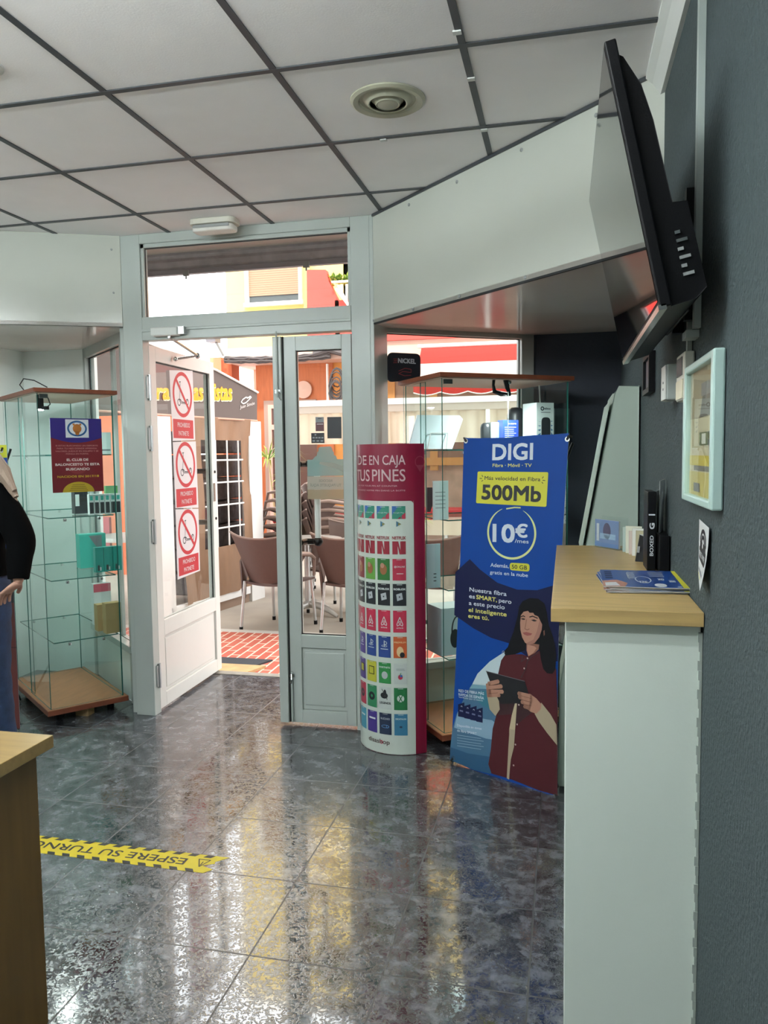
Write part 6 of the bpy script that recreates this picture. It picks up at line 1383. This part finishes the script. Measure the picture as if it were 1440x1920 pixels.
for k in range(5):
    another(-2.42, 8.0, -75, ['lowest', 'second', 'third', 'fourth', 'topmost'][k]+' chair of the stack seen through the fixed door leaf', z=-.05+.09*k, group='stacked chairs behind the fixed leaf')
def table(x, y, label, r=.33):
    t = thing('terrace_table', (x, y, -.05), label, 'table', 'aluminium terrace tables')
    z = -.05
    b = MB(); b.lathe([(r, .70), (r+.006, .705), (r+.006, .72), (r, .725)], (x, y, z), mat('table top aluminium', '#b9b6b2', .3, .6), 32); b.build('table_top', parent=t, smooth=True)
    b = MB(); b.tube([(x, y, z+.06), (x, y, z+.70)], .028, ALU, 12); b.build('column', parent=t, smooth=True)
    for k in range(4):
        a_ = PI/4+k*PI/2+.5; dx_, dy_ = math.cos(a_), math.sin(a_)
        b = MB(); b.tube([(x, y, z+.10), (x+dx_*.12, y+dy_*.12, z+.095), (x+dx_*.24, y+dy_*.24, z+.06), (x+dx_*.33, y+dy_*.33, z+.012)], [.035, .032, .028, .018], mat('cast aluminium', '#bfbdb8', .4, .5), 10); b.build('foot', parent=t, smooth=True)
table(-2.37, 6.92, 'aluminium pedestal table behind the chair in the open doorway')
table(-1.72, 6.98, 'aluminium pedestal table behind the chair at the fixed door leaf')
# striped spiky plants in pots
random.seed(11)
POT = mat('terracotta pot', '#b5432f', .7)
def dracaena(x, y, heads, label):
    t = thing('potted_dracaena', (x, y, -.05), label, 'potted plant', 'spiky potted plants on the terrace')
    b = MB(); b.lathe([(.13, 0), (.17, .26), (.185, .28), (.18, .30), (.15, .29)], (x, y, -.05), POT, 20); b.build('pot', parent=t, smooth=True)
    b = MB()
    for hx, hy, hz in heads: b.tube([(x, y, .22), (x+hx*.4, y+hy*.4, .22+(hz-.22)*.5), (x+hx, y+hy, hz)], [.016, .012, .010], mat('pale stem', '#c9b48a', .7), 6)
    b.build('stems', parent=t, smooth=True)
    b = MB()
    for hx, hy, hz in heads:
        c = Vector((x+hx, y+hy, hz))
        for k in range(34):
            az = random.random()*2*PI; el = random.uniform(-.35, 1.35); L_ = random.uniform(.18, .30); d_ = Vector((math.cos(az)*math.cos(el), math.sin(az)*math.cos(el), math.sin(el))); sd_ = d_.cross(Vector((0, 0, 1)))
            if sd_.length < .1: continue
            sd_.normalize(); w = .011; mid = c+d_*L_*.55+Vector((0, 0, .02)); tip = c+d_*L_+Vector((0, 0, -.07*math.cos(el)))
            b.add([c+sd_*w*.5, c-sd_*w*.5, mid-sd_*w, mid+sd_*w, tip], [(0, 1, 2, 3), (3, 2, 4)], LEAF if k % 4 else LEAFD)
    b.build('foliage', parent=t)
dracaena(-3.36, 8.75, [(-.10, 0, 1.42), (.12, .05, 1.50), (.16, -.05, 1.18)], 'tall spiky green plant with pale stems between the tent post and the fixed leaf')
dracaena(-1.9, 8.9, [(0, 0, .85), (.15, .1, .7)], 'low spiky plant in a red pot seen through the fixed door leaf')
FLR = mat('red blossom', '#c9202a', .6)
b = MB()
for k in range(60):
    q = Vector((-3.05+random.uniform(-.25, .4), 8.45+random.uniform(-.1, .1), .65+random.uniform(-.25, .3))); b.ball(q, .018+.015*random.random(), FLR, 6)
tag(b.build('red_flowers', kind='stuff'), 'red flowers showing behind the stacked chairs at the white tent post', 'flowers')

# ------------------------------------------------------------------ the person at the left edge
SKN = mat('skin', '#b98f7c', .5); BLK = mat('black jersey', '#060708', .95, var=(60, .15), spec=.08); JEAN = mat('blue denim', '#1f3352', .8, var=(25, .25), bump=(150, .2)); HAIRB = mat('ash blonde hair', '#9c8878', .5, bump=(60, .6), stretch=(6, 6, .6)); SHOE = mat('dark shoe leather', '#1b1a1c', .5)
Yp = 3.0
elb = PY(38, 1010, Yp+.02); hnd = PY(34, 1098, Yp-.03); sh_ = PY(-12, 938, Yp)
shr = Vector((sh_.x-.02, Yp, 1.335)); body_x = shr.x-.11
pe = thing('person', (body_x, Yp, 0), 'person in black top and blue jeans with long fair hair at the left edge', 'person')
def skin(name, verts, edges, radii, m, parent, sub=2):
    me = bpy.data.meshes.new(name); inv = wmat(parent).inverted(); me.from_pydata([tuple(inv @ Vector(v)) for v in verts], edges, [])
    o = bpy.data.objects.new(name, me); COL.objects.link(o); o.parent = parent; me.materials.append(m)
    sk = o.modifiers.new('skin', 'SKIN'); sk.use_smooth_shade = True
    for i, r in enumerate(radii):
        r = r if isinstance(r, tuple) else (r, r); me.skin_vertices[0].data[i].radius = r
    me.skin_vertices[0].data[0].use_root = True
    sb = o.modifiers.new('sub', 'SUBSURF'); sb.levels = sub; sb.render_levels = sub; return o
bx_ = body_x
hip = Vector((bx_, Yp, .93)); L = -1
elbL = Vector((bx_-.30, Yp+.05, 1.09)); hndL = Vector((bx_-.20, Yp-.22, 1.02)); shl = Vector((bx_-.19, Yp, 1.335))
# body: one continuous skin surface: head, neck, trunk, limbs
vb = [hip, (bx_, Yp, 1.10), (bx_, Yp, 1.27), (bx_, Yp-.0, 1.40), (bx_, Yp-.01, 1.46), (bx_, Yp-.02, 1.53), (bx_, Yp-.03, 1.62),
      shr, elb, hnd, shl, elbL, hndL,
      (bx_+.09, Yp, .88), (bx_+.105, Yp-.01, .50), (bx_+.11, Yp+.02, .10), (bx_+.11, Yp-.12, .045),
      (bx_-.09, Yp, .88), (bx_-.10, Yp-.01, .50), (bx_-.11, Yp+.02, .10), (bx_-.11, Yp-.12, .045)]
eb = [(0, 1), (1, 2), (2, 3), (3, 4), (4, 5), (5, 6), (2, 7), (7, 8), (8, 9), (2, 10), (10, 11), (11, 12), (0, 13), (13, 14), (14, 15), (15, 16), (0, 17), (17, 18), (18, 19), (19, 20)]
rb = [(.085, .065), (.075, .055), (.08, .055), .045, .045, (.068, .08), (.062, .078), .034, .030, .024, .034, .030, .024, .055, .042, .034, .028, .055, .042, .034, .028]
bd = skin('body', vb, eb, rb, SKN, pe)
# hands: palm, four fingers and a thumb
def hand(c, d, side, name):
    d = Vector(d).normalized(); up = Vector((0, 0, 1)); s_ = d.cross(up).normalized()*side; n_ = s_.cross(d).normalized()
    c = Vector(c); vs = [c, c+d*.045, c+d*.085]; es = [(0, 1), (1, 2)]; rs = [(.026, .016), (.034, .014), (.036, .012)]
    for k in range(4):
        o = (k-1.5)*.019; L_ = (.062, .074, .070, .055)[k]; b0 = c+d*.085+s_*o; i0 = len(vs)
        vs += [b0+d*.008, b0+d*L_*.5-n_*.010, b0+d*L_*.85-n_*.034]; es += [(2, i0), (i0, i0+1), (i0+1, i0+2)]; rs += [.0088, .0082, .0072]
    i0 = len(vs); b0 = c+d*.03+s_*.032; vs += [b0, b0+d*.03+s_*.018-n_*.008, b0+d*.055+s_*.016-n_*.02]; es += [(1, i0), (i0, i0+1), (i0+1, i0+2)]; rs += [.012, .0105, .0085]
    return skin(name, vs, es, rs, SKN, pe, 2)
hand(hnd+Vector((.008, -.005, .018)), (-.82, .10, -.56), 1, 'hand'); hand(hndL, (.8, -.5, -.1), -1, 'hand')
# face
hc = Vector((bx_, Yp-.03, 1.575))
b = MB()
for s_ in (-1, 1):
    b.ball(hc+Vector((s_*.03, -.083, .02)), .011, mat('eye white', '#cfcfcb', .3), 10); b.ball(hc+Vector((s_*.03, -.092, .02)), .0055, mat('print eye', '#2a1c18', .3), 8)
b.build('eyes', parent=pe, smooth=True)
b = MB(); b.extr([hc+Vector((-.012, -.083, -.018)), hc+Vector((.012, -.083, -.018)), hc+Vector((.0, -.086, .02))], (0, -.018, -.004), SKN); b.build('nose', parent=pe, bevel=.004)
b = MB(); b.tube([hc+Vector((-.022, -.082, -.042)), hc+Vector((0, -.090, -.045)), hc+Vector((.022, -.082, -.042))], [.003, .006, .003], LIP, 8); b.build('mouth', parent=pe, smooth=True)
for s_ in (-1, 1): b = MB(); b.ball(hc+Vector((s_*.078, .01, .01)), .022, SKN, 10, (.4, .7, 1.2)); b.build('ear', parent=pe, smooth=True)
# jersey: trunk rings and sleeves
def rings(b, spec, m, n=28):
    k0 = len(b.v)
    for (z, cx, cy, rx, ry) in spec:
        for i in range(n): a_ = 2*PI*i/n; f_ = 1+.012*math.sin(5*a_+z*31)+.010*math.sin(3*a_-z*47); b.v.append(Vector((cx+rx*f_*math.cos(a_), cy+ry*f_*math.sin(a_), z)))
    for r in range(len(spec)-1):
        for i in range(n): p_ = k0+r*n+i; q_ = k0+r*n+(i+1) % n; b.f.append([p_, q_, q_+n, p_+n]); b.m.append(m)
    b.f.append([k0+i for i in range(n)][::-1]); b.m.append(m); b.f.append([k0+(len(spec)-1)*n+i for i in range(n)]); b.m.append(m)
def smooth_path(P_, rr_, k=6):
    P_ = [Vector(p) for p in P_]; out = []; ro = []
    for i in range(len(P_)-1):
        p0 = P_[max(i-1, 0)]; p1 = P_[i]; p2 = P_[i+1]; p3 = P_[min(i+2, len(P_)-1)]
        for j in range(k):
            t = j/k; out.append(.5*((2*p1)+(p2-p0)*t+(2*p0-5*p1+4*p2-p3)*t*t+(3*p1-p0-3*p2+p3)*t**3)); ro.append(rr_[i]+(rr_[i+1]-rr_[i])*t)
    return out+[P_[-1]], ro+[rr_[-1]]
wrist = elb+(hnd-elb)*.86
b = MB(); rings(b, [(.93, bx_+.01, Yp, .165, .12), (.97, bx_+.01, Yp, .168, .125), (1.05, bx_, Yp, .155, .115), (1.16, bx_, Yp, .160, .112), (1.26, bx_, Yp, .172, .115), (1.33, bx_, Yp, .170, .10), (1.375, bx_, Yp, .12, .08), (1.41, bx_, Yp, .065, .065)], BLK)
for S_, E_, W_ in ((shr, elb, wrist), (shl, elbL, elbL+(hndL-elbL)*.86)):
    p_, r_ = smooth_path([S_+Vector((-.03 if S_ is shr else .03, 0, .0)), S_+Vector((.02 if S_ is shr else -.02, 0, -.05)), (S_+E_)/2+Vector((.012, 0, 0)), E_, (E_+W_)/2, W_], [.058, .070, .068, .064, .056, .044]); b.tube(p_, r_, BLK, 18)
b.build('jersey', parent=pe, smooth=True)
b = MB(); rings(b, [(.80, bx_, Yp, .165, .125), (.88, bx_+.005, Yp, .172, .13), (.955, bx_+.005, Yp, .158, .115)], JEAN)
for s_ in (-1, 1):
    p_, r_ = smooth_path([(bx_+s_*.075, Yp, .86), (bx_+s_*.088, Yp-.01, .68), (bx_+s_*.10, Yp-.015, .48), (bx_+s_*.104, Yp, .28), (bx_+s_*.107, Yp+.015, .07)], [.098, .090, .072, .066, .062])
    r_ = [q_*(1+.03*math.sin(i*1.9+s_)) for i, q_ in enumerate(r_)]; b.tube(p_, r_, JEAN, 18)
b.build('jeans', parent=pe, smooth=True)
for s_ in (-1, 1): skin('shoe', [(bx_+s_*.107, Yp+.05, .045), (bx_+s_*.11, Yp-.06, .04), (bx_+s_*.115, Yp-.17, .03)], [(0, 1), (1, 2)], [(.045, .04), (.045, .035), (.04, .025)], SHOE, pe)
# long hair over the shoulder
b = MB()
b.ball(hc+Vector((0, .022, .03)), .098, HAIRB, 20, (.92, 1.0, 1.08))
for k in range(16):
    a_ = PI*.02+k*PI*.96/15; x = math.cos(a_)*.088; y = .02+math.sin(a_)*.085; e_ = .10*max(0, math.cos(a_))
    b.tube([hc+Vector((x*.9, y, .06)), hc+Vector((x*1.08, y*1.1, -.06)), hc+Vector((x*1.3+e_*.7, y*1.1, -.17)), hc+Vector((x*1.4+e_*1.3, y*1.05-.01, -.26-.03*(k % 3)))], [.022, .026, .028, .012], HAIRB, 8)
b.build('hair', parent=pe, smooth=True)
